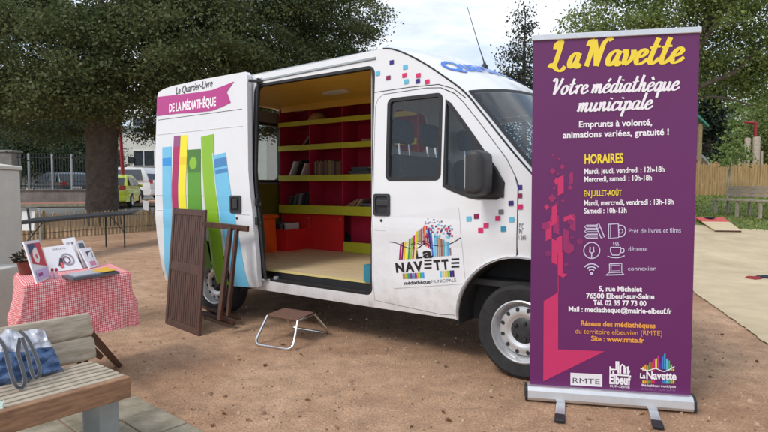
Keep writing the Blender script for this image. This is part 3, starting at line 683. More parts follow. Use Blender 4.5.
# --- sliding door, pushed back along the flank
DO = .075
dl = [(-.655, .325), (-.45, .30)]+arc(0, .33, .44, 160, 20, 14)+[(.60, .37), (.77, .375), (.805, .42), (.787, .64), (.765, .86), (.742, 1.07), (.713, 1.26), (.695, 1.44), (.692, 1.9), (.698, 2.31), (.66, 2.342), (-.62, 2.315), (-.705, 2.29), (-.735, 2.22), (-.725, 2.0), (-.79, 1.3), (-.80, 1.0), (-.79, .75), (-.72, .45)]
pxl = lambda ps: [vloc(x, y, None, DO) for x, y in ps]
dl = pxl([(165.5, 279.5)])+[(-.45, .30)]+arc(0, .33, .44, 160, 20, 14)+[(.60, .37), (.77, .375)]+pxl([(258, 281), (256.7, 262), (254.6, 237), (252.3, 211), (249.8, 190), (248.3, 170), (247.8, 130), (247.3, 74.5), (245.5, 71.6), (205, 78.8), (172, 86), (168.5, 87.2), (163.5, 89), (158.6, 92), (157.4, 96), (156.3, 120), (155.2, 160), (155, 200), (156.6, 232), (160.5, 258)])
slide = flank('sliding_door', dl, M['white'], van, off=DO, thick=.05, mz=ZC+[.66, .72])
flank_line('door_seal', pxl([(165.2, 277), (160.2, 258), (156.3, 232), (154.6, 205)]), M['black'], slide, .014, DO-.02)
flank_line('door_seal', [(.826, .45), (.806, .64), (.784, .86), (.761, 1.07), (.732, 1.26), (.714, 1.44), (.711, 1.9), (.716, 2.28)], M['black'], slide, .015, DO-.055)
for pts in (pxl([(158, 120.2), (242, 109)]), pxl([(156, 195.8), (229, 196.2)])): flank_line('panel_seam', pts, M['dark'], slide, .0035, DO-.001)
for pts in (pxl([(157, 135), (243, 126)]), pxl([(157, 210), (250, 215)])): flank_line('body_crease', pts, M['white'], slide, .006, DO-.003)
q0, q1 = vloc(229.5, 196, 1.09), vloc(241, 214, 1.09)
ring('door_handle', rrect(.43, 1.045, .585, 1.21, .02), rrect(.45, 1.065, .565, 1.19, .015), M['plastic'], slide, DO+.012, .03)
flank('handle_cup', rrect(.445, 1.06, .57, 1.195, .015), M['black'], slide, off=DO+.004, thick=.004)
mb = MB(); mb.box(vp(.50, 1.0+DO+.01, 1.13), (.07, .012, .09)); mb.build('handle_pull', M['plastic'], slide, local=True, bevel=.004)
mb = MB(); mb.lathe([(0, 0), (.012, 0), (.012, .01), (0, .01)], 12, Matrix.Translation(vp(.525, 1.0+DO, 1.0)) @ Matrix.Rotation(R(90), 4, 'X')); mb.build('door_lock', M['plastic'], slide, local=True)
for z in (1.15, .98):
    mb = MB(); mb.box(vp(.76, 1.035, z), (.03, .05, .07)); mb.box(vp(.785, 1.03, z-.02), (.03, .02, .03)); mb.build('door_latch', M['iron'], slide, local=True, bevel=.005)
mb = MB(); mb.beam(vp(.70, 1.05, .44), vp(.92, .93, .44), .03, .02); mb.lathe([(0, -.02), (.025, -.02), (.025, .02), (0, .02)], 12, Matrix.Translation(vp(.9, .95, .455))); mb.build('roller_arm', M['greymetal'], slide, local=True, bevel=.004)
mb = MB(); mb.beam(vp(.66, 1.04, 2.255), vp(.75, .95, 2.25), .03, .022); mb.build('roller_arm', M['iron'], slide, local=True, bevel=.004)
# --- mirror
mi = thing('mirror', None, None); mi.parent = van
mb = MB(); rows = []
for y_, sc, dx in ((-1.035, .93, -.005), (-1.05, 1, 0), (-1.20, 1.0, .0), (-1.215, .93, -.004)):
    rows.append([(dx+2.915+(px)*sc, y_, 1.335+pz*sc) for px, pz in rrect(-.075, -.165, .075, .165, .035, 4)])
mb2 = MB()
# housing: box in the X-Y plane rounded, standing across the airflow
prof = rrect(-.10, -.145, .10, .145, .035, 5); rows = []
for k, sc in ((-.06, .55), (-.045, .85), (-.01, 1.0), (.05, 1.0), (.06, .96)):
    rows.append([(3.02-k*1.0, -1.145+a*sc, 1.378+b*sc) for a, b in prof])
mb2.grid([r+[r[0]] for r in rows]); mb2.poly(rows[0]); mb2.poly(rows[-1]); mb2.build('mirror_housing', M['plastic'], mi, smooth=50, local=True)
mb = MB(); mb.prism(rrect(-.088, -.13, .088, .13, .03, 4), .004, Matrix.Translation((2.957, -1.145, 1.378)) @ Matrix(((0, 0, -1, 0), (1, 0, 0, 0), (0, 1, 0, 0), (0, 0, 0, 1)))); mb.build('mirror_glass', M['chrome'], mi, local=True)
mb = MB(); mb.prism([(2.93, 1.215), (3.125, 1.215), (3.125, 1.33), (3.06, 1.42), (2.93, 1.44)], .012, Matrix.Translation((0, -1.0, 0)) @ Matrix.Rotation(R(90), 4, 'X'))
mb.beam((3.03, -.985, 1.27), (3.02, -1.09, 1.29), .06, .05); mb.beam((3.03, -.985, 1.37), (3.02, -1.09, 1.40), .045, .04); mb.build('mirror_arm', M['plastic'], mi, local=True, bevel=.01)
# --- aerial on the fairing
e, c = EDGE[8], CEN[8]; ab = lpt(EDGE[8], CEN[8], .22, pw(8))
mb = MB(); mb.lathe([(.028, -.01), (.026, .012), (.012, .03), (.007, .05), (0, .05)], 12, Matrix.Translation(ab)); an = mb.build('aerial', M['black'], van, smooth=40, local=True)
mb = MB(); mb.tube([ab+Vector((0, 0, .03)), ab+Vector((-.05, .01, .16)), ab+Vector((-.17, .02, .52))], [.006, .004, .0025], 6); mb.build('aerial_rod', M['black'], an, local=True)
# --- cab interior
mb = MB(); mb.grid([[(3.12, y, 1.10) for y in (-.88, .88)], [(3.05, y, 1.19) for y in (-.88, .88)], [(3.2, y, 1.245) for y in (-.88, .88)], [(3.5, y, 1.27) for y in (-.82, .82)]]); mb.build('dashboard', M['plastic'], van, smooth=40, local=True, solid=.2)
mb = MB(); mb.box((2.6, 0, .62), (1.2, 1.8, .04)); mb.build('cab_floor', M['dark'], van, local=True)
def seat(y, w):
    s_ = thing('cab_seat', None, None); s_.parent = van
    fab = M['seatfab']
    mb = MB(); mb.box((2.45, y, .92), (.50, w, .16)); mb.build('seat_cushion', fab, s_, local=True, bevel=.05)
    mb = MB(); mb.box(None, (.14, w, .66), M4=Matrix.Translation((2.17, y, 1.22)) @ Matrix.Rotation(R(-12), 4, 'Y')); mb.build('seat_backrest', fab, s_, local=True, bevel=.05)
    for yy in ((y,) if w < .6 else (y-.22, y+.22)):
        mb = MB(); mb.box(None, (.10, .26, .2), M4=Matrix.Translation((2.07, yy, 1.74)) @ Matrix.Rotation(R(-8), 4, 'Y')); h = mb.build('headrest', fab, s_, local=True, bevel=.04)
        mb = MB(); mb.tube([(2.10, yy-.07, 1.5), (2.08, yy-.07, 1.68)], .008, 6); mb.tube([(2.10, yy+.07, 1.5), (2.08, yy+.07, 1.68)], .008, 6); mb.build('headrest_post', M['chrome'], s_, local=True)
M['seatfab'] = mat('dark_seat_fabric', (.05, .052, .062), .95, var=.3, vscale=30)
seat(-.42, .9); seat(.5, .5)
mb = MB(); mb.tube([(2.93+.11*math.sin(a)*.5, .5+.20*math.cos(a), 1.22+.19*math.sin(a)) for a in [2*math.pi*k/28 for k in range(28)]], .014, 8, True); sw = mb.build('steering_wheel', M['black'], van, smooth=60, local=True)
mb = MB(); mb.tube([(2.93, .5, 1.22), (3.15, .5, 1.1)], .035, 8); mb.beam((2.93, .31, 1.22), (2.93, .69, 1.22), .03, .03); mb.build('steering_column', M['black'], sw, local=True)
# bulkhead with a rounded window behind the seats
bo = [(-.9, .64), (.9, .64), (.9, 2.28), (-.9, 2.28)]; bh = rrect(-.60, 1.60, -.06, 1.95, .09, 5)
ps = [[Vector((a, b, 0)) for a, b in bo], [Vector((a, b, 0)) for a, b in bh]]; al = [p for q in ps for p in q]; b = MB(); v = b.verts([(1.96, p.x, p.y) for p in al])
for t in tessellate_polygon(ps): b.face([v[i] for i in t])
b.build('bulkhead', mat('pale_trim', (.42, .42, .41), .8, var=.08), van, local=True, solid=.01)
# left cab window on the far side
fdl = flank('cab_door', fd, M['white'], van, [win1, win2], off=.0015, side=-1)
for w_ in (win1, win2): flank('window', grow(w_, -.002), M['glass'], fdl, off=-.012, thick=0, side=-1)
# ------------------------------------------------------------------ stickers and lettering on the van
def van_fn(off0): return lambda X, z, off=0: (X, -(S(X, z)+off0+off), z)
CU = [2.9, 2.98, 3.06, 3.14, 3.22, 3.3, 3.4]; CV = [.36, .40, .44, .48, .52, .56, .6, .8, .86, .9, .94, .98, 1.02, 1.06, 1.2]
def vart(off=.0035): return Art(van_fn(off), CU, CV)
class PxArt:
    """collects artwork of several colours given in photo pixels and lays it on one surface"""
    def __init__(s, conv, mk): s.conv = conv; s.mk = mk; s.d = {}; s.lay = 0
    def a(s, key):
        if key not in s.d: s.d[key] = s.mk(.0002*(len(s.d) % 12))
        return s.d[key]
    def poly(s, key, pts): s.a(key).poly([s.conv(*p) for p in pts])
COLM = {}
def ink(rgb, rough=.35):
    k = (tuple(rgb), rough)
    if k not in COLM: COLM[k] = mat('print_ink', s2l(*rgb), rough, var=.03, vscale=6)
    return COLM[k]
# sliding door: tall painted books
sconv = lambda x, y: vloc(x, y, None, DO)
def sart(k): return Art(van_fn(DO+.0032+k), CU, CV)
A = PxArt(sconv, sart)
LB, DB, MAG, YEL, GRN, DGR, LIM, BL2 = (118, 196, 230), (46, 150, 222), (176, 32, 96), (246, 232, 40), (92, 158, 46), (72, 124, 42), (142, 192, 44), (72, 136, 192)
def strip(key, left, right): A.poly(key, list(left)+list(right)[::-1])
strip(LB, [(162.5, 147.5), (162.6, 180), (163, 215), (164.5, 250), (168, 280)], [(171.5, 146.5), (171.5, 180), (172, 215), (174, 250), (178, 281)])
A.poly(DB, [(162.6, 158.5), (171.5, 157.5), (171.5, 165.8), (162.6, 166.3)])
strip(MAG, [(174.2, 136), (173, 160), (172, 185), (172.6, 215)], [(180.6, 135.6), (179.2, 160), (178, 185), (178.4, 215)])
A.poly((150, 80, 130), [(174.2, 136.2), (180.5, 135.8), (179.9, 146.5), (173.7, 147)])
strip(YEL, [(181, 135.5), (180, 160), (178.6, 185), (178.8, 215)], [(188.2, 135), (187, 160), (186, 185), (186.8, 215)])
A.poly((240, 212, 30), [(180.3, 157), (187.2, 156.5), (186.6, 164.5), (179.8, 165)])
strip(GRN, [(187.2, 150), (187.6, 180), (188.4, 210), (191, 240), (196, 265)], [(201, 149), (201, 180), (202.4, 210), (207, 240), (213, 270)])
A.poly(DGR, [(187.2, 150), (201, 149), (201, 172.5), (187.5, 173)])
A.a(LIM).disc(*sconv(193.4, 163.2), .062)
strip(LIM, [(201.3, 137), (202.4, 165), (203.8, 195), (208.5, 235), (218, 283)], [(214, 134), (214.5, 165), (216.6, 195), (221.5, 235), (230, 285)])
strip(LB, [(213.4, 156), (216, 185), (219, 215), (224.5, 245), (235, 286)], [(225.8, 152.5), (230, 185), (235.5, 218), (241, 248), (250, 287)])
A.poly(BL2, [(214.2, 159.5), (226.6, 156.8), (227.2, 165.6), (215.2, 168)])
A.poly(BL2, [(215.6, 170.5), (227.4, 168), (228, 172), (216.1, 174)])
# pale outlines between the books
for key, ln in (((196, 216, 160), [(202, 150), (203.4, 180), (206.4, 215), (212, 250), (218, 283)]), ((206, 226, 232), [(213, 153), (216, 185), (220, 215), (225, 245), (235, 286)])):
    A.a(key).stroke([sconv(*p) for p in ln], .012, 4)
# ribbon with white lettering
rib = [(157.2, 97), (165, 96), (178, 94.6), (196, 92.5), (212, 90), (224, 85.6), (234.5, 81.3), (227, 91.8), (231, 102.5), (222, 107), (212, 110.8), (196, 112.6), (178, 113.6), (165, 115), (157, 116.2)]
A.poly((184, 56, 134), rib)
A.a('w').text('DE LA MÉDIATHÈQUE', sconv(169.3, 112), sconv(216.2, 105.6), .082, .03)
A.a('k').text('Le Quartier-Livre', sconv(176, 94.2), sconv(212.8, 86.2), .070, .012, .25)
for k, a_ in A.d.items():
    m_ = ink((248, 246, 248)) if k == 'w' else ink((40, 40, 46)) if k == 'k' else ink(k)
    a_.build('lettering' if k in ('w', 'k') else 'sticker', m_, slide, True)
# coloured squares
A = PxArt(lambda x, y: vloc(x, y), lambda k: vart(.004+k))
TEAL, CY, PK, NV, PL, GY = (40, 140, 165), (96, 186, 216), (214, 28, 100), (46, 30, 120), (130, 24, 76), (110, 110, 112)
for key, x, y, s_ in ((NV, 391.9, 62.3, 4.2), (CY, 405.5, 67, 4.4), (CY, 378, 73.3, 4.2), (PK, 404.6, 75.2, 4.3), (PL, 388.6, 77.7, 4.2), (CY, 406.5, 81.5, 4.4), (NV, 418, 81, 4.3), (PK, 418.6, 75.3, 4.4), (PK, 427.4, 81.6, 4.4)):
    h = s_/2; A.poly((key, x), [(x-h, y-h+.5), (x+h, y-h-.4), (x+h, y+h-.4), (x-h, y+h+.5)])
dA = PxArt(lambda x, y: vloc(x, y), lambda k: vart(.0055+k))
for key, x, y, s_ in ((CY, 469, 219, 5), (PL, 476.6, 216.5, 5), (PK, 486.2, 225.7, 5), (PK, 480.8, 230.4, 5), (PK, 498, 218.6, 5), (GY, 501.3, 212.2, 5), (TEAL, 503.6, 229, 5.2), (CY, 511.8, 219.8, 5), (NV, 511.2, 203.5, 5)):
    h = s_/2; dA.poly((key, x), [(x-h, y-h), (x+h, y-h-.3), (x+h, y+h-.3), (x-h, y+h)])
for key, x, y, s_ in ((NV, 520, 187.6, 4.6), (PL, 520, 196, 4.6), (PK, 520.4, 207, 5)):
    h = s_/2; A.poly((key, x), [(x-h, y-h), (x+h, y-h-.3), (x+h, y+h-.3), (x-h, y+h)])
A.a('k').text('PTC', vloc(519, 229), vloc(523.5, 229), .035); A.a('k').text('PV', vloc(519, 234), vloc(522.5, 234), .03); A.a('k').text('1 260', vloc(519, 239.5), vloc(526, 239.5), .03)
for k, a_ in A.d.items(): a_.build('lettering' if k == 'k' else 'sticker', ink((40, 40, 46)) if k == 'k' else ink(k[0]), van, True)
# the big square sticker with the logo
E_ = PxArt(lambda x, y: vloc(380+x/4.8, 210+y/4.8), lambda k: vart(.005+k))     # in pixels of the enlarged sticker
E_.a('bg').poly([E_.conv(*p) for p in ((25, 36), (378, -14), (410, 352), (70, 375))])
cols = [(150, 30, 90), (110, 30, 80), (226, 190, 30), (236, 222, 60), (60, 150, 70), (150, 190, 50), (200, 40, 110), (240, 220, 70), (210, 190, 40), (110, 170, 60), (200, 60, 90), (120, 30, 90), (220, 110, 60), (176, 40, 60), (60, 40, 120), (70, 110, 190), (110, 190, 220), (60, 150, 180), (190, 140, 90), (150, 90, 60), (70, 170, 190), (120, 200, 230), (90, 160, 200), (170, 40, 110)]
tops = [158, 152, 150, 148, 135, 130, 118, 112, 100, 95, 86, 80, 72, 74, 82, 104, 112, 118, 130, 136, 140, 146, 150, 178]
for i, cc in enumerate(cols):
    x0 = 92+i*10.6; x1 = x0+8.6; sl = -6 if i < 8 else (2 if i < 12 else 10 if i < 16 else 2); bot = 238-(i*.9)
    if 8 <= i < 15: bot = 150+(i-8)*6
    E_.a(cc).poly([E_.conv(*p) for p in ((x0-sl, tops[i]+4), (x1-sl, tops[i]), (x1, bot), (x0, bot+1))])
rr_ = random.Random(3)
for i in range(85):
    f = rr_.random(); x = 215+f*130+rr_.uniform(-8, 8); y = 130-rr_.random()*(92-abs(f-.3)*40)
    if y < 72 and x > 305: continue
    q = rr_.uniform(2.2, 5.2)*(.7+.6*(y-40)/90); cc = rr_.choice([(200, 40, 110), (46, 30, 120), (150, 40, 60), (40, 140, 165), (120, 200, 230), (60, 60, 70)])
    E_.a(cc).poly([E_.conv(*p) for p in ((x-q, y-q), (x+q, y-q), (x+q, y+q), (x-q, y+q))])
for ln in ([(44, 152), (80, 158), (120, 176), (160, 186), (192, 178), (198, 166), (176, 160), (158, 172), (180, 182), (222, 160), (255, 186)], [(255, 168), (300, 172), (350, 156), (388, 132)], [(150, 165), (185, 150), (225, 152), (250, 158)]):
    E_.a('k').stroke([E_.conv(*p) for p in ln], .006, 5)
E_.a('k').text('L', E_.conv(176, 232), E_.conv(206, 229), .062, .03); E_.a('k').text('a', E_.conv(208, 229), E_.conv(256, 226), .070, .04)
def let(pts, w=.018): E_.a('k').stroke([E_.conv(*p) for p in pts], w)
for st, x0, x1 in (('N', 80, 120), ('A', 124, 168), ('V', 166, 210), ('T', 262, 296), ('T', 300, 334)):
    E_.a('k').text(st, E_.conv(x0, 298-(x0-80)*.065), E_.conv(x1, 298-(x1-80)*.065), .066, .05)
for x0, x1 in ((214, 250), (344, 382)):
    for k in range(3):
        y = 248+k*18-(x0-80)*.045; let([(x0, y), (x1, y-2)], .013)
blk = [(190, 120, 60), (170, 180, 60), (50, 150, 130), (110, 60, 120), (60, 150, 200), (170, 30, 90), (226, 200, 40), (80, 170, 60), (60, 150, 220)]
for i, cc in enumerate(blk):
    x0 = 110+i*11.6; E_.a(cc).poly([E_.conv(*p) for p in ((x0, 304-i*.6), (x0+10, 303.5-i*.6), (x0+13, 330-i*.3), (x0+2, 330.5-i*.3))])
for i, cc in enumerate([(110, 190, 230), (226, 200, 40), (220, 190, 60), (140, 190, 60), (46, 30, 120), (60, 30, 100)]):
    x0 = 288+i*11.8; E_.a(cc).poly([E_.conv(*p) for p in ((x0, 292-i*.6), (x0+10, 291.5-i*.6), (x0+12, 322-i*.4), (x0+2, 322.5-i*.4))])
E_.a('k').text('médiathèque', E_.conv(120, 358), E_.conv(244, 351), .026, .02); E_.a('k').text('MUNICIPALE', E_.conv(250, 350), E_.conv(368, 343), .022)
for k, a_ in list(E_.d.items())+list(dA.d.items()):
    m_ = ink((226, 227, 229)) if k == 'bg' else ink((36, 34, 38)) if k == 'k' else ink(k[0] if isinstance(k[0], tuple) else k)
    a_.build('lettering' if k == 'k' else 'sticker', m_, door, True)
# blue words on the fairing, running across the van above the windscreen
def fair_fn(t, v, off=0):
    i = 10-v*10/3.2; i0 = int(min(max(i, 0), 9.999)); f = i-i0
    e_ = tuple(Vector(EDGE[i0]).lerp(Vector(EDGE[i0+1]), f)); c_ = tuple(Vector(CEN[i0]).lerp(Vector(CEN[i0+1]), f))
    e2, c2 = EDGE[i0+1], CEN[i0+1]; e1_, c1_ = EDGE[i0], CEN[i0]
    return lpt(e_, c_, t, pw(i))+Vector((.5, 0, .86))*(.007+off)
fa = Art(lambda u, v, off=0: fair_fn(-u, v, off), [k*.05-1 for k in range(40)], [k*.04 for k in range(60)])
fa.text('Quartier-Livre', (-.90, .40), (.36, .40), .21, .03, .0)
fa.build('lettering', ink((34, 116, 214)), van, True)

# ------------------------------------------------------------------ roll-up banner
bl_, br_ = at_height(529, 399, 0.0), at_height(690, 411, 0.0)
bu = (br_-bl_); BW = bu.length; bu.normalize(); bn = Vector((bu.y, -bu.x, 0))
ban = thing('roll_up_banner', 'tall purple roll-up banner with yellow and white lettering on an aluminium foot', 'banner', (bl_+br_)/2, math.atan2(bu.y, bu.x))
def bpx(x, y):
    d_ = ray(x, y); t = (bl_-CO).dot(bn)/d_.dot(bn); P = CO+d_*t; return ((P-bl_).dot(bu), P.z)
def bw(u, v, off=0): return bl_+bu*u+bn*(.0085+off)+Vector((0, 0, v))
b00, b10, b01, b11 = bpx(529.5, 388), bpx(690, 398), bpx(533, 40), bpx(699.5, 33)
purple = mat('banner_purple', s2l(100, 34, 94), .42, var=.04, vscale=2)
nu, nv = 12, 24; mb = MB(); rows = []
def bend(u, v): return .004*math.sin(v*3.1+u*2)+.003*math.sin(u*7)
for j in range(nv+1):
    f = j/nv; a_ = (b00[0]+(b01[0]-b00[0])*f, b00[1]+(b01[1]-b00[1])*f); c_ = (b10[0]+(b11[0]-b10[0])*f, b10[1]+(b11[1]-b10[1])*f)
    rows.append([bl_+bu*(a_[0]+(c_[0]-a_[0])*i/nu)+Vector((0, 0, a_[1]+(c_[1]-a_[1])*i/nu)) for i in range(nu+1)])
mb.grid(rows); panel = mb.build('banner_sheet', purple, ban, smooth=60, solid=.002)
mb = MB(); t0, t1 = bw(*bpx(531.5, 38.5), -.006), bw(*bpx(701, 30), -.006); mb.beam(t0, t1, .022, .034); mb.build('top_rail', M['alu'], ban, bevel=.004)
# cassette foot: rounded case
prof = [(-.05, .0), (.05, 0), (.058, .02), (.052, .06), (.03, .082), (-.03, .082), (-.052, .06), (-.058, .02)]
ca0, ca1 = bpx(527, 391), bpx(691, 403); zc = .012; mb = MB(); rows = []
for u_ in (ca0[0], ca1[0]): rows.append([bl_+bu*u_+bn*(a-.0)+Vector((0, 0, zc+b)) for a, b in prof])
mb.grid([r+[r[0]] for r in rows]); mb.poly(rows[0]); mb.poly(rows[1]); mb.build('foot_case', M['alu'], ban, bevel=.006)
for u_ in (ca0[0]-.006, ca1[0]+.006):
    mb = MB(); rr2 = [[bl_+bu*(u_+dd)+bn*(a*1.04)+Vector((0, 0, zc-.002+b*1.04)) for a, b in prof] for dd in (-.007, .007)]
    mb.grid([r+[r[0]] for r in rr2]); mb.poly(rr2[0]); mb.poly(rr2[1]); mb.build('end_cap', M['black'], ban, bevel=.003)
for (xa, ya), (xb, yb) in (((561, 399), (559.5, 424)), ((651, 407), (658, 431))):
    p = on_ground(xa, ya); q = on_ground(xb, yb); p.z = q.z = .014; d_ = (q-p).normalized()
    mb = MB(); mb.beam(p-d_*.05, q, .050, .012); ft = mb.build('foot_bar', M['alu'], ban, bevel=.003)
    mb = MB(); mb.beam(q-d_*.075, q+d_*.012, .056, .022); mb.build('foot_cap', M['black'], ft, bevel=.006)
mb = MB(); mb.tube([bl_+bu*BW*.5-bn*.03+Vector((0, 0, .06)), bl_+bu*BW*.5-bn*.03+Vector((0, 0, b01[1]))], .011, 8); mb.build('support_pole', M['alu'], ban)
B = PxArt(bpx, lambda k: Art(lambda u, v, off=0: bw(u, v, off+k-.0045)))
def bt(key, st, x0, y0, x1, y1, cap, bold=.02, sh=0): B.a((key, st)).text(st, bpx(x0, y0), bpx(x1, y1), cap/173., bold, sh)
YT, WT, OT, PT = (242, 214, 62), (240, 236, 240), (232, 160, 74), (196, 46, 100)
B.a((YT, 'La')).script('La', bpx(549, 68.5), bpx(580, 67.4), 14/173., .265); B.a((YT, 'N')).script('Navette', bpx(586, 66.5), bpx(683.5, 62.5), 14/173., .265)
for w_, xa, xb in (('Votre', 553.5, 588), ('médiathèque', 591.5, 679)):
    f = lambda x: 94.6-(x-553)*.036; B.a((WT, w_)).script(w_, bpx(xa, f(xa)), bpx(xb, f(xb)), 8.6/173., .225)
B.a((WT, 'm')).script('municipale', bpx(577.5, 111.8), bpx(652.5, 108.8), 8.6/173., .225)
bt(WT, 'Emprunts à volonté,', 578.7, 127.5, 651.7, 125.4, 6.0, .025); bt(WT, 'animations variées, gratuité !', 562.5, 138.2, 668.5, 134.9, 6.0, .025)
bt(YT, 'HORAIRES', 584.3, 163.8, 623, 162.6, 9, .03)
bt(WT, 'Mardi, jeudi, vendredi : 12h-18h', 584, 174, 664, 172, 5.2, .025); bt(WT, 'Mercredi, samedi : 10h-18h', 584, 182, 651.4, 180.3, 5.2, .025)
bt(YT, 'EN JUILLET-AOÛT', 583.8, 196.4, 621.3, 195.6, 5.6, .02)
bt(WT, 'Mardi, mercredi, vendredi : 13h-18h', 583.8, 205.6, 673, 204.2, 5.2, .025); bt(WT, 'Samedi : 10h-13h', 583.8, 213.4, 626.4, 212.8, 5.2, .025)
LT = (206, 196, 222)
bt(LT, 'Prêt de livres et films', 628.4, 233.2, 680.6, 232.4, 4.6, 0); bt(LT, 'détente', 628, 251, 647, 250.8, 4.6, 0); bt(LT, 'connexion', 627.6, 270.4, 655.8, 270.2, 4.2, 0)
bt(WT, '5, rue Michelet', 598.5, 290.8, 641.7, 291.4, 5, .03); bt(WT, '76500 Elbeuf-sur-Seine', 586, 297.9, 654, 298.8, 5, .03); bt(WT, 'Tél. 02 35 77 73 00', 592.7, 304.7, 646, 305.6, 5, .03)
bt(WT, 'Mail : mediatheque@mairie-elbeuf.fr', 568.4, 311, 671.4, 313.6, 5, .03)
bt(OT, 'Réseau des médiathèques', 580.5, 325.2, 655, 327.8, 5, .03); bt(OT, 'du territoire elbeuvien (RMTE)', 575, 333, 661.8, 335.5, 5, .0); bt(OT, 'Site : www.rmte.fr', 590.8, 340.3, 643.7, 342.4, 5, .03)
# icons, drawn as outlines
def ic(pts, w=1.0, sm=0, closed=False): B.a(LT).stroke([bpx(530+x/4.117, 215+y/4.117) for x, y in pts], w/173., sm, None, closed)
def circ(cx, cy, r, a0=0, a1=360, n=22): return [(cx+r*math.cos(R(a0+(a1-a0)*k/n)), cy+r*math.sin(R(a0+(a1-a0)*k/n))) for k in range(n+1)]
for y in (42, 60, 80):
    ic([(278, y), (232, y), (223, y+7), (232, y+14), (278, y+14)]); ic([(232, y+7), (278, y+7)], .5)
ic([(268, 42), (282, 36), (305, 90), (292, 95), (268, 42)]); ic([(274, 56), (288, 50)], .6)
ic([(322, 38), (362, 36), (364, 92), (322, 96), (322, 38)]); ic([(330, 38), (330, 94)], .6); ic([(364, 42), (384, 46), (392, 66), (382, 86), (364, 88)], 1, 4); ic(circ(372, 66, 8), .7)
ic(circ(253, 145, 33)); ic([(246, 130), (246, 140), (244, 150), (253, 156), (262, 150), (260, 140), (260, 130)], 1.2); ic([(253, 156), (252, 178)], 1)
ic([(330, 132), (330, 150), (338, 164), (364, 164), (372, 150), (372, 132), (330, 132)]); ic([(372, 138), (384, 138), (384, 152), (370, 154)], .9, 3); ic([(318, 168), (336, 174), (368, 174), (388, 166)], 1, 3)
for x in (343, 352, 361): ic([(x, 126), (x+3, 121), (x-2, 116), (x+2, 110)], .7, 3)
for r in (36, 24, 13): ic(circ(252, 236, r, 218, 322), 1.2)
ic(circ(252, 240, 4), 1.4)
ic([(326, 200), (376, 198), (376, 234), (326, 236), (326, 200)], 1.2); ic([(333, 206), (369, 205), (369, 228), (333, 229), (333, 206)], .6); ic([(326, 236), (312, 246), (386, 244), (376, 234)], 1.2); ic([(312, 246), (386, 244)], 1.2)
# pink arrow, hairline and rhombs
B.poly(PT, [(543.5, 301), (558, 292), (558, 349), (604.5, 351), (543, 381)])
B.a(PT).stroke([bpx(558, 276), bpx(558, 293)], .004)
PD = (150, 40, 98); PD2 = (126, 38, 98)
def rh(key, x, y, w, h, z=5): s_ = 3.756; x = 530+x/s_; y = (110 if z == 5 else 215)+y/(3.756 if z == 5 else 4.117); B.poly(key, [(x-w/2, y), (x, y-h/2), (x+w/2, y), (x, y+h/2)])
for key, x, y, w, h in ((PD, 86, 170, 2.4, 3), (PD2, 97, 182, 2, 2.6), (PD, 108, 184, 2.2, 3), (PD, 120, 214, 6, 6), (PD, 84, 230, 6.5, 7), (PD2, 103, 240, 4, 5), (PT, 98, 268, 5, 8), (PD, 150, 292, 6, 6), (PD, 90, 295, 3, 4), (PD, 82, 332, 9, 9), (PD, 122, 342, 3.4, 4), (PT, 62, 365, 5.5, 6), (PD2, 100, 352, 5, 5), (PT, 92, 380, 7, 9), (PT, 150, 410, 9, 9)): rh(key, x, y, w, h)
def par(key, x0, y0, x1, y1, k=2.2): B.poly(key, [(x0, y0+k), (x1, y0), (x1, y1-k), (x0, y1)])
par(PT, 557.5, 175, 563.5, 196, 3); par(PD, 569, 171.5, 573, 185, 2); par(PT, 551.5, 204, 557, 226, 3); par(PT, 563.5, 214, 574, 222, 3)
par(PT, 545.5, 220, 551.5, 241, 3); par(PD, 553, 216, 559, 232, -3); par(PD, 569.5, 216, 575.5, 229, -3); par(PT, 556, 235, 562, 254, 3); par(PT, 551.5, 241, 557, 262, -3); par(PD, 563, 231, 568.5, 247, -3); par(PT, 557.5, 252, 562.5, 275, -2)
for x, y, r in ((545.5, 226, 4.5), (548, 253, 3.6), (568.5, 248, 6), (579.5, 241.5, 3.6), (566, 264.5, 2.6), (572, 237, 2.2), (554, 219, 5), (570, 222, 3.2)):
    B.poly(PD if r > 4 else PD2, [(x+r*math.cos(R(30+60*k)), y+r*math.sin(R(30+60*k))) for k in range(6)])
B.poly(PT, [(557.5, 272), (567.5, 274), (562.5, 278)])
# logos at the bottom
B.poly((226, 222, 226), [(570.2, 372.3), (602, 374), (602, 386.5), (570.2, 384.6)])
B.a((70, 66, 74)).text('RMTE', bpx(572.5, 382.5), bpx(599.5, 384), 5.4/173, 0)
bt(WT, 'Elbeuf', 609, 383, 630.5, 384.4, 9.0, .04); bt(WT, 'SUR-SEINE', 609.5, 386.6, 629.5, 388, 2.4, .0)
for q in ([(610, 366), (609.6, 374), (628, 375.2), (629, 370)], [(611, 369), (616, 369), (616, 361), (618, 361), (618, 373)], [(620, 373), (620, 366), (622, 364), (624, 366), (624, 373)], [(625, 373), (625, 368), (627.5, 366), (627.5, 374)], [(613, 374), (613, 371)]):
    B.a(WT).stroke([bpx(*p) for p in q], .010)
cl2 = [(226, 200, 40), (236, 150, 40), (120, 180, 60), (90, 160, 70), (210, 60, 60), (190, 40, 120), (240, 220, 60), (180, 60, 140), (70, 60, 150), (70, 120, 200), (60, 150, 200), (100, 180, 220), (60, 170, 130), (150, 190, 60), (226, 190, 50)]
tp2 = [366, 364, 365, 362, 361, 358, 358, 355, 362, 356, 353, 358, 360, 364, 368]
for i, cc in enumerate(cl2):
    x0 = 642+i*2.15; B.poly(cc, [(x0, tp2[i]+.5), (x0+1.7, tp2[i]), (x0+1.7, 370.5-(2 if 5 < i < 11 else 0)), (x0, 370.8-(2 if 5 < i < 11 else 0))])
    if i not in (6, 7, 8): B.poly(cc, [(x0, 380), (x0+1.8, 380.1), (x0+1.8, 383.2), (x0, 383)])
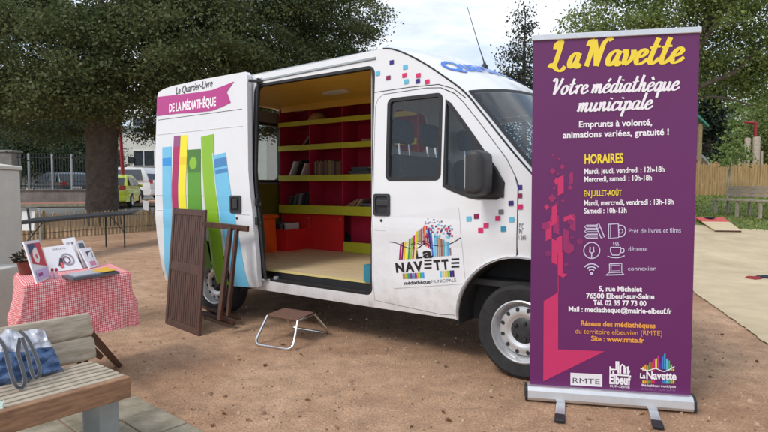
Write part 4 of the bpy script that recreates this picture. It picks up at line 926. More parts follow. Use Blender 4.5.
B.a(WT).stroke([bpx(*p) for p in ((640, 368), (648, 370), (655, 368), (664, 371), (674, 366))], .005, 4)
bt(WT, 'La', 639.5, 377.6, 645, 378, 5, .03); bt(WT, 'Navette', 646, 378.4, 676, 379.6, 7.6, .03)
bt(WT, 'Médiathèque municipale', 641.5, 386, 675.5, 387.4, 2.6, .01); bt((150, 110, 160), "D'ELBEUF SUR SEINE", 641.5, 389.6, 675, 391, 2.2, 0)
for k, a_ in B.d.items(): a_.build('lettering' if isinstance(k[0], tuple) else 'print', ink(k[0] if isinstance(k[0], tuple) else k, .5), panel)

# ------------------------------------------------------------------ folded slatted garden table leaning on the van
ft = thing('folded_garden_table', 'dark brown slatted wooden garden table folded and leaning against the sliding door', 'table', on_ground(184, 330))
gBL, gBR = on_ground(166, 323.5), on_ground(200, 336.5)
ex = (gBR-gBL); TW = ex.length; ex.normalize(); 
tTL = at_depth(173.3, 208.6, gBL.y+.42); tTR = at_depth(207.3, 210.4, gBR.y+.30)
ez = ((tTL+tTR)/2-(gBL+gBR)/2); TH = ez.length; ez.normalize(); en = ex.cross(ez); en.normalize()
def tp(u, v, d=0): return gBL+ex*u+ez*v+en*d
mb = MB()
for u0 in (0, TW-.045): mb.beam(tp(u0+.0225, 0), tp(u0+.0225, TH), .045, .024, ex.cross(Vector((0, 0, 1))))
for v0 in (.03, TH/2, TH-.03): mb.beam(tp(.045, v0), tp(TW-.045, v0), .06 if v0 != TH/2 else .085, .023, en)
mb.beam(tp(TW/2, .06), tp(TW/2, TH-.06), .028, .022, ex.cross(Vector((0, 0, 1)))) 
mb.build('table_frame', M['brownwood'], ft, bevel=.003)
mb = MB(); ns = 13
for h0, h1 in ((.06, TH/2-.035), (TH/2+.035, TH-.06)):
    for k in range(ns):
        u = .05+(TW-.10)*(k+.5)/ns; mb.beam(tp(u, h0), tp(u, h1), (TW-.10)/ns*.86, .016, ex.cross(Vector((0, 0, 1))))
mb.build('slats', M['brownwood'], ft, bevel=.002)
# the hinged leg frame behind it
def vside(x, y, s_):
    d_ = ray(x, y); t = ((VO-CO).dot(vn)+s_)/d_.dot(vn); return CO+d_*t
q1, q2 = vside(203, 224, 1.30), vside(248.5, 229, 1.16); mb = MB(); mb.beam(q1, q2, .03, .05)
a1, a2 = vside(230.5, 228, 1.25), vside(219.5, 320, 1.42); mb.beam(a1, a2, .035, .04); b1, b2 = vside(237, 229, 1.22), vside(228, 316, 1.36); mb.beam(b1, b2, .025, .04)
c1_, c2_ = on_ground(196, 315.5), on_ground(234, 329); mb.beam(c1_+Vector((0, 0, .05)), c2_+Vector((0, 0, .05)), .03, .035); 
d1_, d2_ = on_ground(200, 312), on_ground(240, 326); mb.beam(d1_+Vector((0, 0, .07)), d2_+Vector((0, 0, .07)), .03, .03)
mb.build('leg_frame', M['brownwood'], ft, bevel=.003)

# ------------------------------------------------------------------ step stool
P = [on_ground(254, 345.5), on_ground(292.8, 351.5), on_ground(330, 334.8), on_ground(291, 328.4)]
T = [at_height(267.5, 315.6, .205), at_height(297.8, 321, .205), at_height(314.2, 313.8, .205), at_height(284.6, 309.4, .205)]
st = thing('step_stool', 'low chrome step stool with brown top in front of the open van door', 'step stool', (P[0]+P[2])/2)
zz = Vector((0, 0, .012))
mb = MB()
for a, b in ((0, 1), (3, 2)):
    pa, pb, ta, tb = P[a]+zz, P[b]+zz, T[a], T[b]; dd = (pb-pa).normalized()
    def fil(A_, B_, C_, r): return [B_+(A_-B_).normalized()*r*(1-k/5)**2+(C_-B_).normalized()*r*(k/5)**2 for k in range(6)]
    ps = [ta]+fil(ta, pa, pb, .07)+fil(pa, pb, tb, .07)+[tb]
    mb.tube(ps, .011, 10)
mb.build('stool_frame', M['chrome'], st, smooth=60)
mb = MB(); mb.tube([T[0], T[3]], .010, 8); mb.tube([T[1], T[2]], .010, 8); mb.build('side_rail', M['chrome'], st, smooth=60)
up = Vector((0, 0, .016)); mb = MB(); lo = mb.verts([p+Vector((0, 0, -.004)) for p in T]); hi = mb.verts([p+up for p in T]); mb.face(hi); mb.face(lo[::-1])
for k in range(4): mb.face([lo[k], lo[(k+1) % 4], hi[(k+1) % 4], hi[k]])
mb.build('step_top', mat('worn_brown_tread', s2l(112, 80, 66), .75, var=.25, vscale=40, bump=.3, bscale=200), st, bevel=.004)

# ------------------------------------------------------------------ things inside the van (in the van's own axes)
def vw(X, s, z): return VO+vu*X+vn*s+Vector((0, 0, z))
vang = math.atan2(vu.y, vu.x)
def vm(X, s, z, rz=0, ry=0, rx=0): return Matrix.Translation(vw(X, s, z)) @ Matrix.Rotation(vang+rz, 4, 'Z') @ Matrix.Rotation(ry, 4, 'Y') @ Matrix.Rotation(rx, 4, 'X')
def book(m4, w, h, t, colr, label, group=None, cat='book'):
    """w deep, h tall, t thick (local x = thickness, y = depth, z = height)"""
    r = thing('book', label, cat, m4.translation, 0, group)
    mb = MB(); mb.box(None, (t, .003, h), M4=m4 @ Matrix.Translation((0, -w/2, 0)))
    for sg in (-1, 1): mb.box(None, (.003, w, h), M4=m4 @ Matrix.Translation((sg*(t/2-.0015), 0, 0)))
    mb.build('cover', ink(colr, .5), r); mb = MB(); mb.box(None, (t-.008, w-.008, h-.008), M4=m4 @ Matrix.Translation((0, .003, 0))); mb.build('pages', M['paper'], r); return r
rb = random.Random(11)
z3, z4, z2, z1 = SH[2][0]+.023, SH[3][0]+.023, SH[1][0]+.023, SH[0][0]+.023
brn = [(120, 88, 62), (98, 70, 52), (136, 108, 80), (84, 58, 48), (150, 124, 96), (110, 96, 82), (70, 52, 50)]
X = -.13
for i in range(19):
    t = rb.uniform(.016, .03); h = rb.uniform(.20, .235); book(vm(X+t/2, -.74, z3+h/2+.002), .16, h, t, rb.choice(brn), 'thin brown-spined book standing upright in the row in the middle cell of the third shelf', 'row of upright books on the third shelf'); X += t+.001
    if X > .30: break
for i, (x, c_, h) in enumerate(((-.50, (226, 224, 222), .25), (-.40, (52, 46, 50), .27), (-.30, (216, 196, 196), .22))):
    book(vm(x, -.73, z3+h/2*.93, 0, R(26)), .17, h, .022, c_, ('white book leaning at the left of the third shelf', 'black book leaning between two pale books on the third shelf', 'pale pink book leaning beside the black one on the third shelf')[i])
for i in range(6):
    book(vm(.60+rb.uniform(-.02, .02), -.75, z3+.012+i*.023, rb.uniform(-.2, .2), R(90)), .17, .24+rb.uniform(-.03, .1), .02, rb.choice([(90, 96, 100), (62, 66, 74), (120, 116, 110), (70, 84, 88)]), 'grey book lying in the flat pile at the right of the third shelf', 'flat pile of books on the third shelf')
for i, (x, c_, h) in enumerate(((-.53, (64, 70, 66), .20), (-.44, (86, 92, 88), .225), (-.36, (120, 122, 124), .235), (-.29, (34, 34, 38), .25), (-.235, (40, 40, 46), .25))):
    book(vm(x, -.72, z4+h/2*.96, 0, R(14)), .16, h, .04, c_, ('dark green-grey book first in the leaning set on the fourth shelf', 'grey-green book second in the leaning set on the fourth shelf', 'pale grey book third in the leaning set on the fourth shelf', 'black book fourth in the leaning set on the fourth shelf', 'charcoal book last in the leaning set beside the divider')[i])
for i in range(4):
    book(vm(-.0+.02*i, -.72, z4+.010+i*.018, rb.uniform(-.5, .4), R(90)), .17, .27, .016, [(150, 118, 90), (190, 170, 140), (128, 96, 76), (176, 160, 140)][i], ('brown book at the bottom of the low pile on the fourth shelf', 'cream book second from the bottom of the low pile', 'dark tan book third from the bottom of the low pile', 'pale book lying on top of the low pile on the fourth shelf')[i])
for i in range(7):
    book(vm(.42+.032*i, -.72, z4+.085+.012*math.sin(i*.5), 0, R(62-i*5)), .16, .20, .018, [(150, 110, 84), (176, 140, 108), (128, 92, 74), (160, 128, 104), (110, 84, 72), (188, 160, 130), (140, 110, 96)][i], 'slanting tan book in the fan on the right half of the fourth shelf', 'fan of slanting books on the fourth shelf')
for i in range(5):
    book(vm(.78, -.74, z4+.012+i*.024, rb.uniform(-.15, .15), R(90)), .18, .30, .021, [(96, 104, 104), (120, 130, 128), (86, 96, 100), (130, 136, 130), (104, 112, 116)][i], 'grey-green book in the flat pile by the door pillar on the fourth shelf', 'flat pile of books on the fourth shelf')
for i, (x, t) in enumerate(((.16, .016), (.30, .016), (.52, .02), (.62, .02), (.66, .02), (.72, .03))):
    book(vm(x, -.72, z2+.012+(0 if i < 4 else .022*(i-3)), rb.uniform(-.3, .3), R(90)), .14, .17, t, [(150, 130, 96), (168, 150, 116), (120, 100, 70), (188, 170, 130), (110, 100, 80), (160, 140, 90)][i], ('small tan booklet lying in the middle of the second shelf', 'small beige booklet lying right of the tan one on the second shelf', 'brown booklet lying right of the divider on the second shelf', 'pale booklet under the small stack on the second shelf', 'grey-brown booklet in the small stack on the second shelf', 'thick tan booklet on top of the small stack on the second shelf')[i])
book(vm(-.32, -.74, z2+.075, .3, R(38)), .12, .18, .02, (150, 140, 130), 'single grey booklet leaning alone on the left of the second shelf')
# straw basket on the top shelf
mb = MB(); m4 = Matrix.Translation(vw(-.13, -.74, z1)); mb.lathe([(.0, .0), (.11, 0), (.125, .03), (.10, .10), (.06, .135), (0, .145)], 20, m4); hat = mb.build('straw_hat', mat('straw', s2l(190, 150, 104), .9, var=.2, vscale=60, bump=.4, bscale=120), smooth=50); tag(hat, 'round tan straw hat on the top shelf of the van', 'hat')
mb = MB(); mb.prism([(0, 0), (.09, 0), (.045, .12)], .03, vm(.29, -.76, z1) @ Matrix.Rotation(R(90), 4, 'X')); tag(mb.build('paper_stand', ink((120, 60, 70), .6)), 'small triangular card stand on the top shelf beside the divider', 'card stand')
# orange tub, red box with books, acrylic stand, things by the pillar
zf = .512
ob_ = thing('orange_stool', 'orange moulded stool just inside the van door on the left', 'stool', vw(-.47, -.1, zf), vang)
prof_ = lambda w, d, r: rrect(-w, -d, w, d, r, 4)
mb = MB(); m4 = Matrix.Translation(vw(-.47, -.1, zf)) @ Matrix.Rotation(vang, 4, 'Z')
rows = [[m4 @ Vector((a, b, z)) for a, b in prof_(w, w, .05)] for w, z in ((.150, 0), (.140, .2), (.135, .40))]; mb.grid([r+[r[0]] for r in rows]); mb.poly(rows[0]); mb.build('stool_base', M['orange'], ob_, smooth=40)
mb = MB(); rows = [[m4 @ Vector((a, b, z)) for a, b in prof_(w, w, .06)] for w, z in ((.14, .395), (.165, .41), (.17, .43), (.155, .445))]; mb.grid([r+[r[0]] for r in rows]); mb.poly(rows[-1]); mb.build('stool_seat', M['orange'], ob_, smooth=40)
rbx = thing('red_crate', 'red wooden crate of books on the van floor behind the orange stool', 'crate', vw(-.05, -.45, zf), vang)
mb = MB(); mc = Matrix.Translation(vw(-.46, -.47, zf)) @ Matrix.Rotation(vang, 4, 'Z')
for c_, d_ in (((0, -.18, .13), (.44, .015, .26)), ((0, .18, .13), (.44, .015, .26)), ((-.2125, 0, .13), (.015, .343, .26)), ((.2125, 0, .13), (.015, .343, .26)), ((0, 0, .01), (.408, .343, .014))): mb.box(None, d_, M4=mc @ Matrix.Translation(c_))
mb.build('crate_body', M['red'], rbx)
for i in range(8):
    book(mc @ Matrix.Translation((-.17+i*.045, 0, .185+rb.uniform(0, .02))) @ Matrix.Rotation(R(rb.uniform(-8, 14)), 4, 'Y'), .22, .27, .03, [(36, 40, 56), (70, 74, 90), (180, 182, 186), (30, 34, 44), (56, 60, 76), (120, 124, 130), (40, 44, 60), (200, 200, 204)][i], 'dark or grey comic book standing in the red crate', 'books in the red crate')
ac = thing('acrylic_stand', 'clear acrylic leaflet stand on the van floor at the left edge of the opening', 'display stand', vw(.05, .35, zf), vang)
mb = MB(); 
for dx in (0, .14): mb.prism([(0, 0), (.28, 0), (.02, .26)], .004, vm(-.06, .42-dx, zf) @ Matrix.Rotation(R(90), 4, 'X'))
mb.build('side_wing', M['clear'], ac)
mb = MB(); mb.beam(vw(-.045, .35, zf+.004), vw(-.035, .35, zf+.25), .14, .003, vu); mb.build('back_plate', M['clear'], ac)
for i, (X_, s_, h, c_, lb) in enumerate(((1.93, .76, .20, (150, 176, 50), 'lime green box standing on the van floor against the door pillar'), (1.90, .84, .14, (50, 130, 150), 'teal box standing in front of the lime box by the door pillar'))):
    mb = MB(); mb.box(None, (.10, .07, h), M4=vm(X_, s_, zf+h/2)); tag(mb.build('book_box', ink(c_)), lb, 'box')
# ------------------------------------------------------------------ wooden bench in the bottom left corner
SZ = .43
k0 = at_height(131, 377, SZ); k1 = at_height(0, 413, SZ); k2 = at_height(95, 361, SZ)
bx = (k1-k0).normalized(); by = Vector((-bx.y, bx.x, 0)); by = by if by.dot(k2-k0) > 0 else -by; BD = (k2-k0).dot(by)+.03; BL = 1.75
bench = thing('wooden_bench', 'slatted wooden bench with grey steel legs in the foreground, a striped bag lying on it', 'bench', (k0+bx*.4+by*BD/2)*Vector((1, 1, 0)) if False else Vector((k0.x, k0.y, 0)), math.atan2(bx.y, bx.x))
def bp_(u, v, z): return k0*1.0+bx*u+by*v+Vector((0, 0, z-SZ))
mb = MB(); ns = 7; sw_ = (BD-.045)/ns
for i in range(ns):
    v = .045+sw_*(i+.5); mb.beam(bp_(.0, v, SZ-.02), bp_(BL, v, SZ-.02), sw_*.70, .04)
mb.build('seat_slats', M['benchwood'], bench, bevel=.004)
mb = MB(); mb.beam(bp_(-.001, .021, SZ-.045), bp_(BL, .021, SZ-.045), .042, .095); mb.build('front_board', M['benchedge'], bench, bevel=.005)
mb = MB(); mb.beam(bp_(.05, .05, SZ-.06), bp_(.05, BD, SZ-.06), .06, .04); mb.beam(bp_(1.2, .05, SZ-.06), bp_(1.2, BD, SZ-.06), .06, .04); mb.build('cross_bearer', M['benchedge'], bench)
for u in (.06, 1.25):
    for v in (.09, .26):
        mb = MB(); mb.beam(bp_(u, v, 0), bp_(u, v, SZ-.08), .085, .012, by); mb.build('leg', M['greymetal'], bench, bevel=.003)
# two rounded back rails on slanting brown brackets
r0, r1 = at_depth(89, 324, 2.82), at_depth(92, 347, 2.80)
mb = MB()
def rail(p, h, name):
    prof = [(a*.5, b) for a, b in rrect(-.036, -h/2, .036, h/2, .03, 5)]; rows = []
    for u in (-.01, .0, 1.7):
        sc = .82 if u < 0 else 1
        rows.append([p+bx*u+by*(a*sc+b*.25)+Vector((0, 0, b*sc)) for a, b in prof])
    m_ = MB(); m_.grid([r+[r[0]] for r in rows]); m_.poly(rows[0]); m_.poly(rows[-1]); m_.build(name, M['benchwood'], bench, smooth=40)
rail(r0, .115, 'back_rail'); rail(r1, .115, 'back_rail')
g0 = on_ground(118.5, 366.5); g0b = on_ground(103, 352)
mb = MB(); tb_ = r0+by*.05+bx*.10; mb.beam(at_depth(88, 331, 2.86), g0+Vector((0, 0, .01)), .028, .05, by); mb.beam(at_depth(88, 345, 2.84), at_depth(99, 356, 2.95), .028, .05, by)
mb.build('back_bracket', M['brownwood'], bench, bevel=.003)
mb = MB(); mb.beam(r0+by*.04+bx*1.3+Vector((0, 0, .05)), bp_(1.3, BD+.25, .01), .028, .05, by); mb.build('back_bracket', M['brownwood'], bench, bevel=.003)
# the bag: a slumped shopping bag, blue below, silver-white above, with grey straps
def bagpt(x, y, d=0.0):
    t = max(0, min(1, (385-y)/60.)); Y = 2.36+t*.22+(x/66.)*.12-d; return at_depth(x, y, Y)
bag = thing('shopping_bag', 'slumped blue and silver shopping bag with dark grey straps lying on the wooden bench', 'bag', bp_(.5, .2, SZ))
topx = [(-30, 336), (-10, 331), (5, 328), (20, 333), (34, 329), (44, 331)]; botx = [(-34, 404), (-12, 399), (8, 393), (28, 388), (48, 382), (66, 376)]
def bagface(f0, f1, name, m, nn=64, nm=22, par=None, back=.0):
    b = MB(); rows = []
    for j in range(nm+1):
        f = f0+(f1-f0)*j/nm; row = []
        for i in range(nn+1):
            t = i/nn; ii = t*5; k = min(4, int(ii)); fr = ii-k
            a = Vector(topx[k]).lerp(Vector(topx[k+1]), fr); c = Vector(botx[k]).lerp(Vector(botx[k+1]), fr); p = a.lerp(c, f)
            bul = .09*math.sin(math.pi*min(1, .15+f*.85))*math.sin(math.pi*min(1, max(0, .06+t*.9)))**.6
            cr = .010*math.sin(t*31+f*9)*(1-f*.6)+.008*math.sin(t*17-f*23)+.006*math.sin(f*40+t*7)+.0022*math.sin(t*63+f*34)*math.sin(f*51-t*20)
            row.append(bagpt(p.x, p.y, bul+cr-back))
        rows.append(row)
    b.grid(rows); return b.build(name, m, par or bag, smooth=70, solid=.004)
M['bagblue'] = mat('blue_woven_fabric', s2l(92, 118, 156), .6, vscale=14, c2=s2l(62, 88, 128), bump=.5, bscale=60)
M['bagsilver'] = mat('silver_white_foil', s2l(196, 198, 206), .36, .25, var=.08, vscale=20, bump=.8, bscale=24)
M['baggrey'] = mat('grey_fabric', s2l(96, 94, 98), .7, var=.2, vscale=20, bump=.3)
M['strap'] = mat('dark_webbing', s2l(66, 66, 70), .8, var=.15, vscale=60, bump=.4, bscale=200)
M['strapedge'] = mat('pale_webbing_edge', s2l(140, 142, 146), .8)
bagface(0, .36, 'foil_top', M['bagsilver']); bagface(.36, .84, 'bag_body', M['bagblue']); bagface(.84, 1.0, 'bag_base', M['baggrey'], nm=8)
b = MB(); rows = [[bagpt(x0+(x1-x0)*j/6., y0+(y1-y0)*j/6., -.12*math.sin(math.pi*.9*j/6)-.02) for j in range(7)] for (x0, y0), (x1, y1) in zip(topx, botx)]; b.grid(rows); b.build('bag_back', M['bagblue'], bag, smooth=60, solid=.004)
def strap(pts, w, lift=.11):
    P = crom([bagpt(x, y, lift+d) for x, y, d in pts], 6); m1, m2 = MB(), MB(); A = []; n = len(P)
    for i in range(n):
        t = (P[min(n-1, i+1)]-P[max(0, i-1)]).normalized(); view = (P[i]-CO).normalized(); s_ = t.cross(view).normalized(); A.append((P[i]-s_*w/2, P[i]+s_*w/2, P[i]-s_*w*.5, -view))
    m1.grid([[a.lerp(b_, f) for f in (0, .5, 1)] for a, b_, _, v in A]); o = m1.build('strap', M['strap'], bag, smooth=60, solid=.004)
    m2.tube([a+v*.003 for a, b_, _, v in A], 0.0013, 6); m2.tube([b_+v*.003 for a, b_, _, v in A], .0013, 6); m2.build('strap_edge', M['strapedge'], o, smooth=60)
strap([(-6, 334, -.03), (4, 346, 0), (9, 366, .01), (14, 382, .015), (20, 388, .015), (25, 382, .015), (22, 366, .01), (18, 352, 0), (20, 338, -.02)], .0135)
strap([(22, 338, -.02), (27, 352, .01), (32, 372, .02), (36, 378, .02), (40, 370, .02), (34, 352, .01), (27, 338, 0), (20, 331, -.03)], .0125, .12)
mb = MB(); mb.poly([at_depth(x, y, 2.08) for x, y in ((-6, 396), (2, 402), (5, 398), (3, 406), (5, 414), (1, 410), (-4, 420), (-8, 412))]); 
pp = mb.build('paper_scrap', ink((206, 232, 222), .6), solid=.003); tag(pp, 'small white and pale green paper scrap on the bench at the picture edge', 'paper')

# ------------------------------------------------------------------ small table under a red gingham cloth
GT = .72
ga = at_height(25.5, 284, GT); gb = at_height(129, 272.2, GT); gx_ = (gb-ga).normalized(); gy_ = Vector((-.62, .78, 0)).normalized()
GW = (gb-ga).length; GD = .52
tb = thing('small_table', 'small folding table hidden under the red gingham cloth', 'table', ga*Vector((1, 1, 0)))
def gp(u, v, z): return ga+gx_*u+gy_*v+Vector((0, 0, z-GT))
mb = MB(); c_ = gp(GW/2, GD/2, GT-.02); mb.box(c_, (GW-.16, GD-.16, .03), math.atan2(gx_.y, gx_.x)); mb.build('tabletop', M['greywood'], tb)
for u, v in ((.14, .12), (.34, .12), (.14, GD-.15), (.34, GD-.15)):
    mb = MB(); mb.tube([gp(u, v, 0), gp(u, v, GT-.03)], .014, 8); mb.build('leg', M['iron'], tb)
def gingham():
    m = mat('red_gingham', (.8, .75, .72), .85); t = m.node_tree; b = t.nodes['Principled BSDF']; u = N(t, 'ShaderNodeUVMap'); sp = N(t, 'ShaderNodeSeparateXYZ'); l = t.links.new; l(u.outputs[0], sp.inputs[0]); o = []
    for k in (0, 1):
        a = N(t, 'ShaderNodeMath', operation='MULTIPLY'); a.inputs[1].default_value = 1/.0115; f = N(t, 'ShaderNodeMath', operation='FRACT'); g = N(t, 'ShaderNodeMath', operation='GREATER_THAN'); g.inputs[1].default_value = .5
        l(sp.outputs[k], a.inputs[0]); l(a.outputs[0], f.inputs[0]); l(f.outputs[0], g.inputs[0]); o.append(g)
    s_ = N(t, 'ShaderNodeMath', operation='ADD'); l(o[0].outputs[0], s_.inputs[0]); l(o[1].outputs[0], s_.inputs[1]); h = N(t, 'ShaderNodeMath', operation='MULTIPLY'); h.inputs[1].default_value = .5; l(s_.outputs[0], h.inputs[0])
    r = N(t, 'ShaderNodeValToRGB'); r.color_ramp.interpolation = 'CONSTANT'; e = r.color_ramp.elements; e[0].color = (*s2l(240, 226, 222), 1); e[1].position = .75; e[1].color = (*s2l(206, 54, 66), 1); q = e.new(.3); q.color = (*s2l(228, 124, 128), 1)
    l(h.outputs[0], r.inputs[0]); l(r.outputs[0], b.inputs['Base Color'])
    nz_ = N(t, 'ShaderNodeTexNoise', i_Scale=9.0, i_Detail=3.0, i_Distortion=.8); bp = N(t, 'ShaderNodeBump', i_Strength=.5, i_Distance=.02); co = N(t, 'ShaderNodeTexCoord'); l(co.outputs['Object'], nz_.inputs['Vector']); l(nz_.outputs[0], bp.inputs['Height']); l(bp.outputs[0], b.inputs['Normal'])
    return m
mb = MB(); uvl = mb.bm.loops.layers.uv.new('UVMap'); bm_ = mb.bm
def cloth_pt(s_, t_):
    """cloth coordinates (metres from the near left corner) -> place; overhang falls with folds"""
    cu, cv = min(max(s_, 0), GW), min(max(t_, 0), GD); du, dv = s_-cu, t_-cv; dr = max(abs(du), abs(dv)); z = GT+.003
    if dr < 1e-6: return gp(cu, cv, z+.002*math.sin(s_*21)*math.sin(t_*17))
    fold = .014*math.sin((s_+t_*.8)*17)+.007*math.sin((s_-t_)*31+1); out = .012+dr*.10+fold*min(1, dr*5)
    hy = math.hypot(du, dv); return gp(cu+du/hy*out, cv+dv/hy*out, z-dr*.97-(.0 if dr < .03 else .0))
HG = .37; nu_, nv_ = 72, 68; V = {}
for j in range(nv_+1):
    for i in range(nu_+1):
        s_, t_ = -HG+(GW+2*HG)*i/nu_, -HG+(GD+2*HG)*j/nv_; V[i, j] = (bm_.verts.new(cloth_pt(s_, t_)), s_, t_)
for j in range(nv_):
    for i in range(nu_):
        q = [V[i, j], V[i+1, j], V[i+1, j+1], V[i, j+1]]; f = bm_.faces.new([v[0] for v in q])
        for lp, v in zip(f.loops, q): lp[uvl].uv = (v[1], v[2])
tag(mb.build('gingham_cloth', gingham(), smooth=70, solid=.0015), 'red and white gingham cloth draped over the small table at the left', 'tablecloth')
# leaflets and books standing on it
def pth(px, py, v): return None
def standing(pxs, Y0, dY, th):
    """a thin board whose four corners project at the given pixels: bottom edge on the table top"""
    P = [at_height(*p, GT+.008) for p in pxs[:2]]; a, b_ = P; hgt = lambda q, x, y: at_depth(x, y, q.y+dY)
    return [a, b_, hgt(b_, *pxs[2]), hgt(a, *pxs[3])]
def board(name, label, cat, pxs, m, dY=.06, th=.008, art=None, group=None):
    q = standing(pxs, 0, dY, th); r = thing(name, label, cat, (q[0]+q[1])/2, 0, group); n = (q[1]-q[0]).cross(q[3]-q[0]).normalized(); n = n if n.dot(CO-q[0]) > 0 else -n
    b = MB(); f = b.verts(q); k = b.verts([p-n*th for p in q]); b.face(f); b.face(k[::-1])
    for i in range(4): b.face([f[i], f[(i+1) % 4], k[(i+1) % 4], k[i]])
    b.build('sheet', m, r)
    if art:
        def fn(u, v, off=0): return q[0].lerp(q[1], u).lerp(q[3].lerp(q[2], u), v)+n*(.0015+off)
        d = {}
        for key, kind, *a in art:
            if key not in d: d[key] = Art(lambda u, v, off=0, k_=len(d): fn(u, v, off+k_*.0006))
            getattr(d[key], kind)(*a)
        for key, a_ in d.items(): a_.build('print', ink(key, .5), r)
    return r
PKL, RDL = (216, 200, 216), (196, 40, 66)
board('leaflet', 'tall white leaflet with a red painted picture, leaning at the left of the gingham table', 'leaflet', [(37, 283.5), (51, 277), (39, 239.5), (23.5, 241.5)], ink((226, 222, 228), .5), .09,
      art=[(RDL, 'poly', [(.12, .45), (.95, .30), (.97, .93), (.12, .93)]), ((240, 226, 222), 'poly', [(.25, .62), (.4, .85), (.62, .8), (.66, .55), (.5, .42), (.3, .48)]), ((40, 60, 110), 'poly', [(.12, .68), (.55, .84), (.5, .93), (.12, .9)]), ((222, 60, 90), 'disc', .47, .60, .06), ((200, 176, 214), 'rect', .12, .05, .92, .28), ((150, 60, 130), 'rect', .2, .12, .5, .2)])
board('open_book', 'wide white picture sheet with a round sketch, standing in the middle of the gingham table', 'picture sheet', [(50, 272), (83, 268.5), (71, 244), (43, 247.5)], ink((228, 226, 228), .5), .10,
      art=[((110, 92, 110), 'text', 'SUR LE FIL', (.3, .84), (.75, .84), .06), ((150, 138, 150), 'stroke', [(.66+.18*math.cos(a*.35), .42+.22*math.sin(a*.35)) for a in range(19)], .05), ((120, 60, 80), 'stroke', [(.62+.10*math.cos(a*.35), .40+.13*math.sin(a*.35)) for a in range(19)], .04), ((60, 50, 60), 'poly', [(.3, .2), (.42, .5), (.5, .48), (.46, .2)]), ((214, 90, 90), 'poly', [(.34, .12), (.40, .34), (.46, .3), (.44, .1)])])
board('magazine', 'white magazine with grey print, standing tallest at the back of the gingham table', 'magazine', [(75, 267), (86, 266), (74.5, 237), (62, 239)], ink((222, 220, 222), .5), .07, .012, art=[((120, 116, 126), 'rect', .55, .1, .75, .85), ((170, 160, 170), 'rect', .15, .5, .45, .85)])
board('magazine', 'white booklet with grey picture, standing second from the right on the gingham table', 'magazine', [(85, 267.5), (94, 266), (83, 240), (75, 241)], ink((214, 214, 216), .5), .07, .012, art=[((90, 96, 106), 'rect', .25, .3, .85, .9)])
board('magazine', 'white booklet with dark and pink picture, standing at the right end of the gingham table', 'magazine', [(90, 268), (99, 266), (91, 247), (80, 248.5)], ink((220, 218, 222), .5), .07, .012, art=[((70, 70, 80), 'poly', [(.3, .4), (.8, .5), (.85, .85), (.3, .8)]), ((200, 130, 160), 'rect', .2, .1, .8, .3)])
mg = thing('flat_magazines', None, None) if False else None
def flat(name, label, cat, pxs, z, th, m, art=()):
    q = [at_height(*p, z) for p in pxs]; b = MB(); lo = b.verts([p-Vector((0, 0, th)) for p in q]); hi = b.verts(q); b.face(hi); b.face(lo[::-1])
    for i in range(4): b.face([lo[i], lo[(i+1) % 4], hi[(i+1) % 4], hi[i]])
    return tag(b.build(name, m), label, cat)
flat('magazine', 'dark grey magazine lying flat on the front of the gingham table', 'magazine', [(62, 275.3), (73, 278), (119.5, 271.2), (100, 268.2)], GT+.022, .016, ink((96, 98, 106), .4))
flat('magazine', 'pale magazine lying on top of the dark one on the gingham table', 'magazine', [(66, 273.6), (76, 276), (106, 271.4), (94, 269)], GT+.030, .007, ink((176, 180, 186), .4))
flat('flyer', 'yellow flyer lying on the magazines at the right of the gingham table', 'flyer', [(92, 270), (103, 271.8), (117, 269.6), (106, 266.8)], GT+.034, .003, ink((226, 180, 60), .4))
# two little pink and white figures (salt-cellar sized) and the plant
for px, lb in ((52.5, 'little pink and white bottle standing before the picture sheet on the gingham table'), (56.5, 'little red-topped white bottle right of the pink one on the gingham table')):
    p = at_height(px, 278, GT+.004); mb = MB(); mb.lathe([(0, 0), (.011, 0), (.012, .02), (.007, .034), (.006, .045), (0, .046)], 12, Matrix.Translation(p)); r = mb.build('small_bottle', ink((226, 190, 204), .4), smooth=40); tag(r, lb, 'bottle')
    mb = MB(); mb.lathe([(.008, .044), (.009, .05), (.005, .062), (0, .064)], 10, Matrix.Translation(p)); mb.build('bottle_cap', ink((190, 40, 70), .4), r, smooth=40)
pp0 = at_height(27, 273.5, GT+.006); pl = thing('potted_plant', 'dark leafy plant in a reddish pot behind the tall leaflet', 'potted plant', pp0)
mb = MB(); mb.lathe([(0, 0), (.04, 0), (.055, .075), (.058, .08), (.05, .08), (.048, .06), (0, .06)], 16, Matrix.Translation(pp0)); mb.build('pot', ink((120, 62, 52), .7), pl, smooth=40)
mb = MB()
for i in range(150):
    d_ = Vector(rng.normal(0, 1, 3)); d_.z = abs(d_.z)*.8; d_.normalize(); p = pp0+Vector((0, 0, .085))+d_*rng.uniform(.02, .075); s_ = rng.uniform(.012, .02); t_ = d_.cross(Vector(rng.normal(0, 1, 3))).normalized()
    mb.poly([p, p+d_*s_+t_*s_*.5, p+d_*s_*2, p+d_*s_-t_*s_*.5])
mb.build('foliage', leafmat('dark_pot_leaf', s2l(30, 44, 30), s2l(44, 60, 38), s2l(84, 52, 56)), pl, nofix=True)

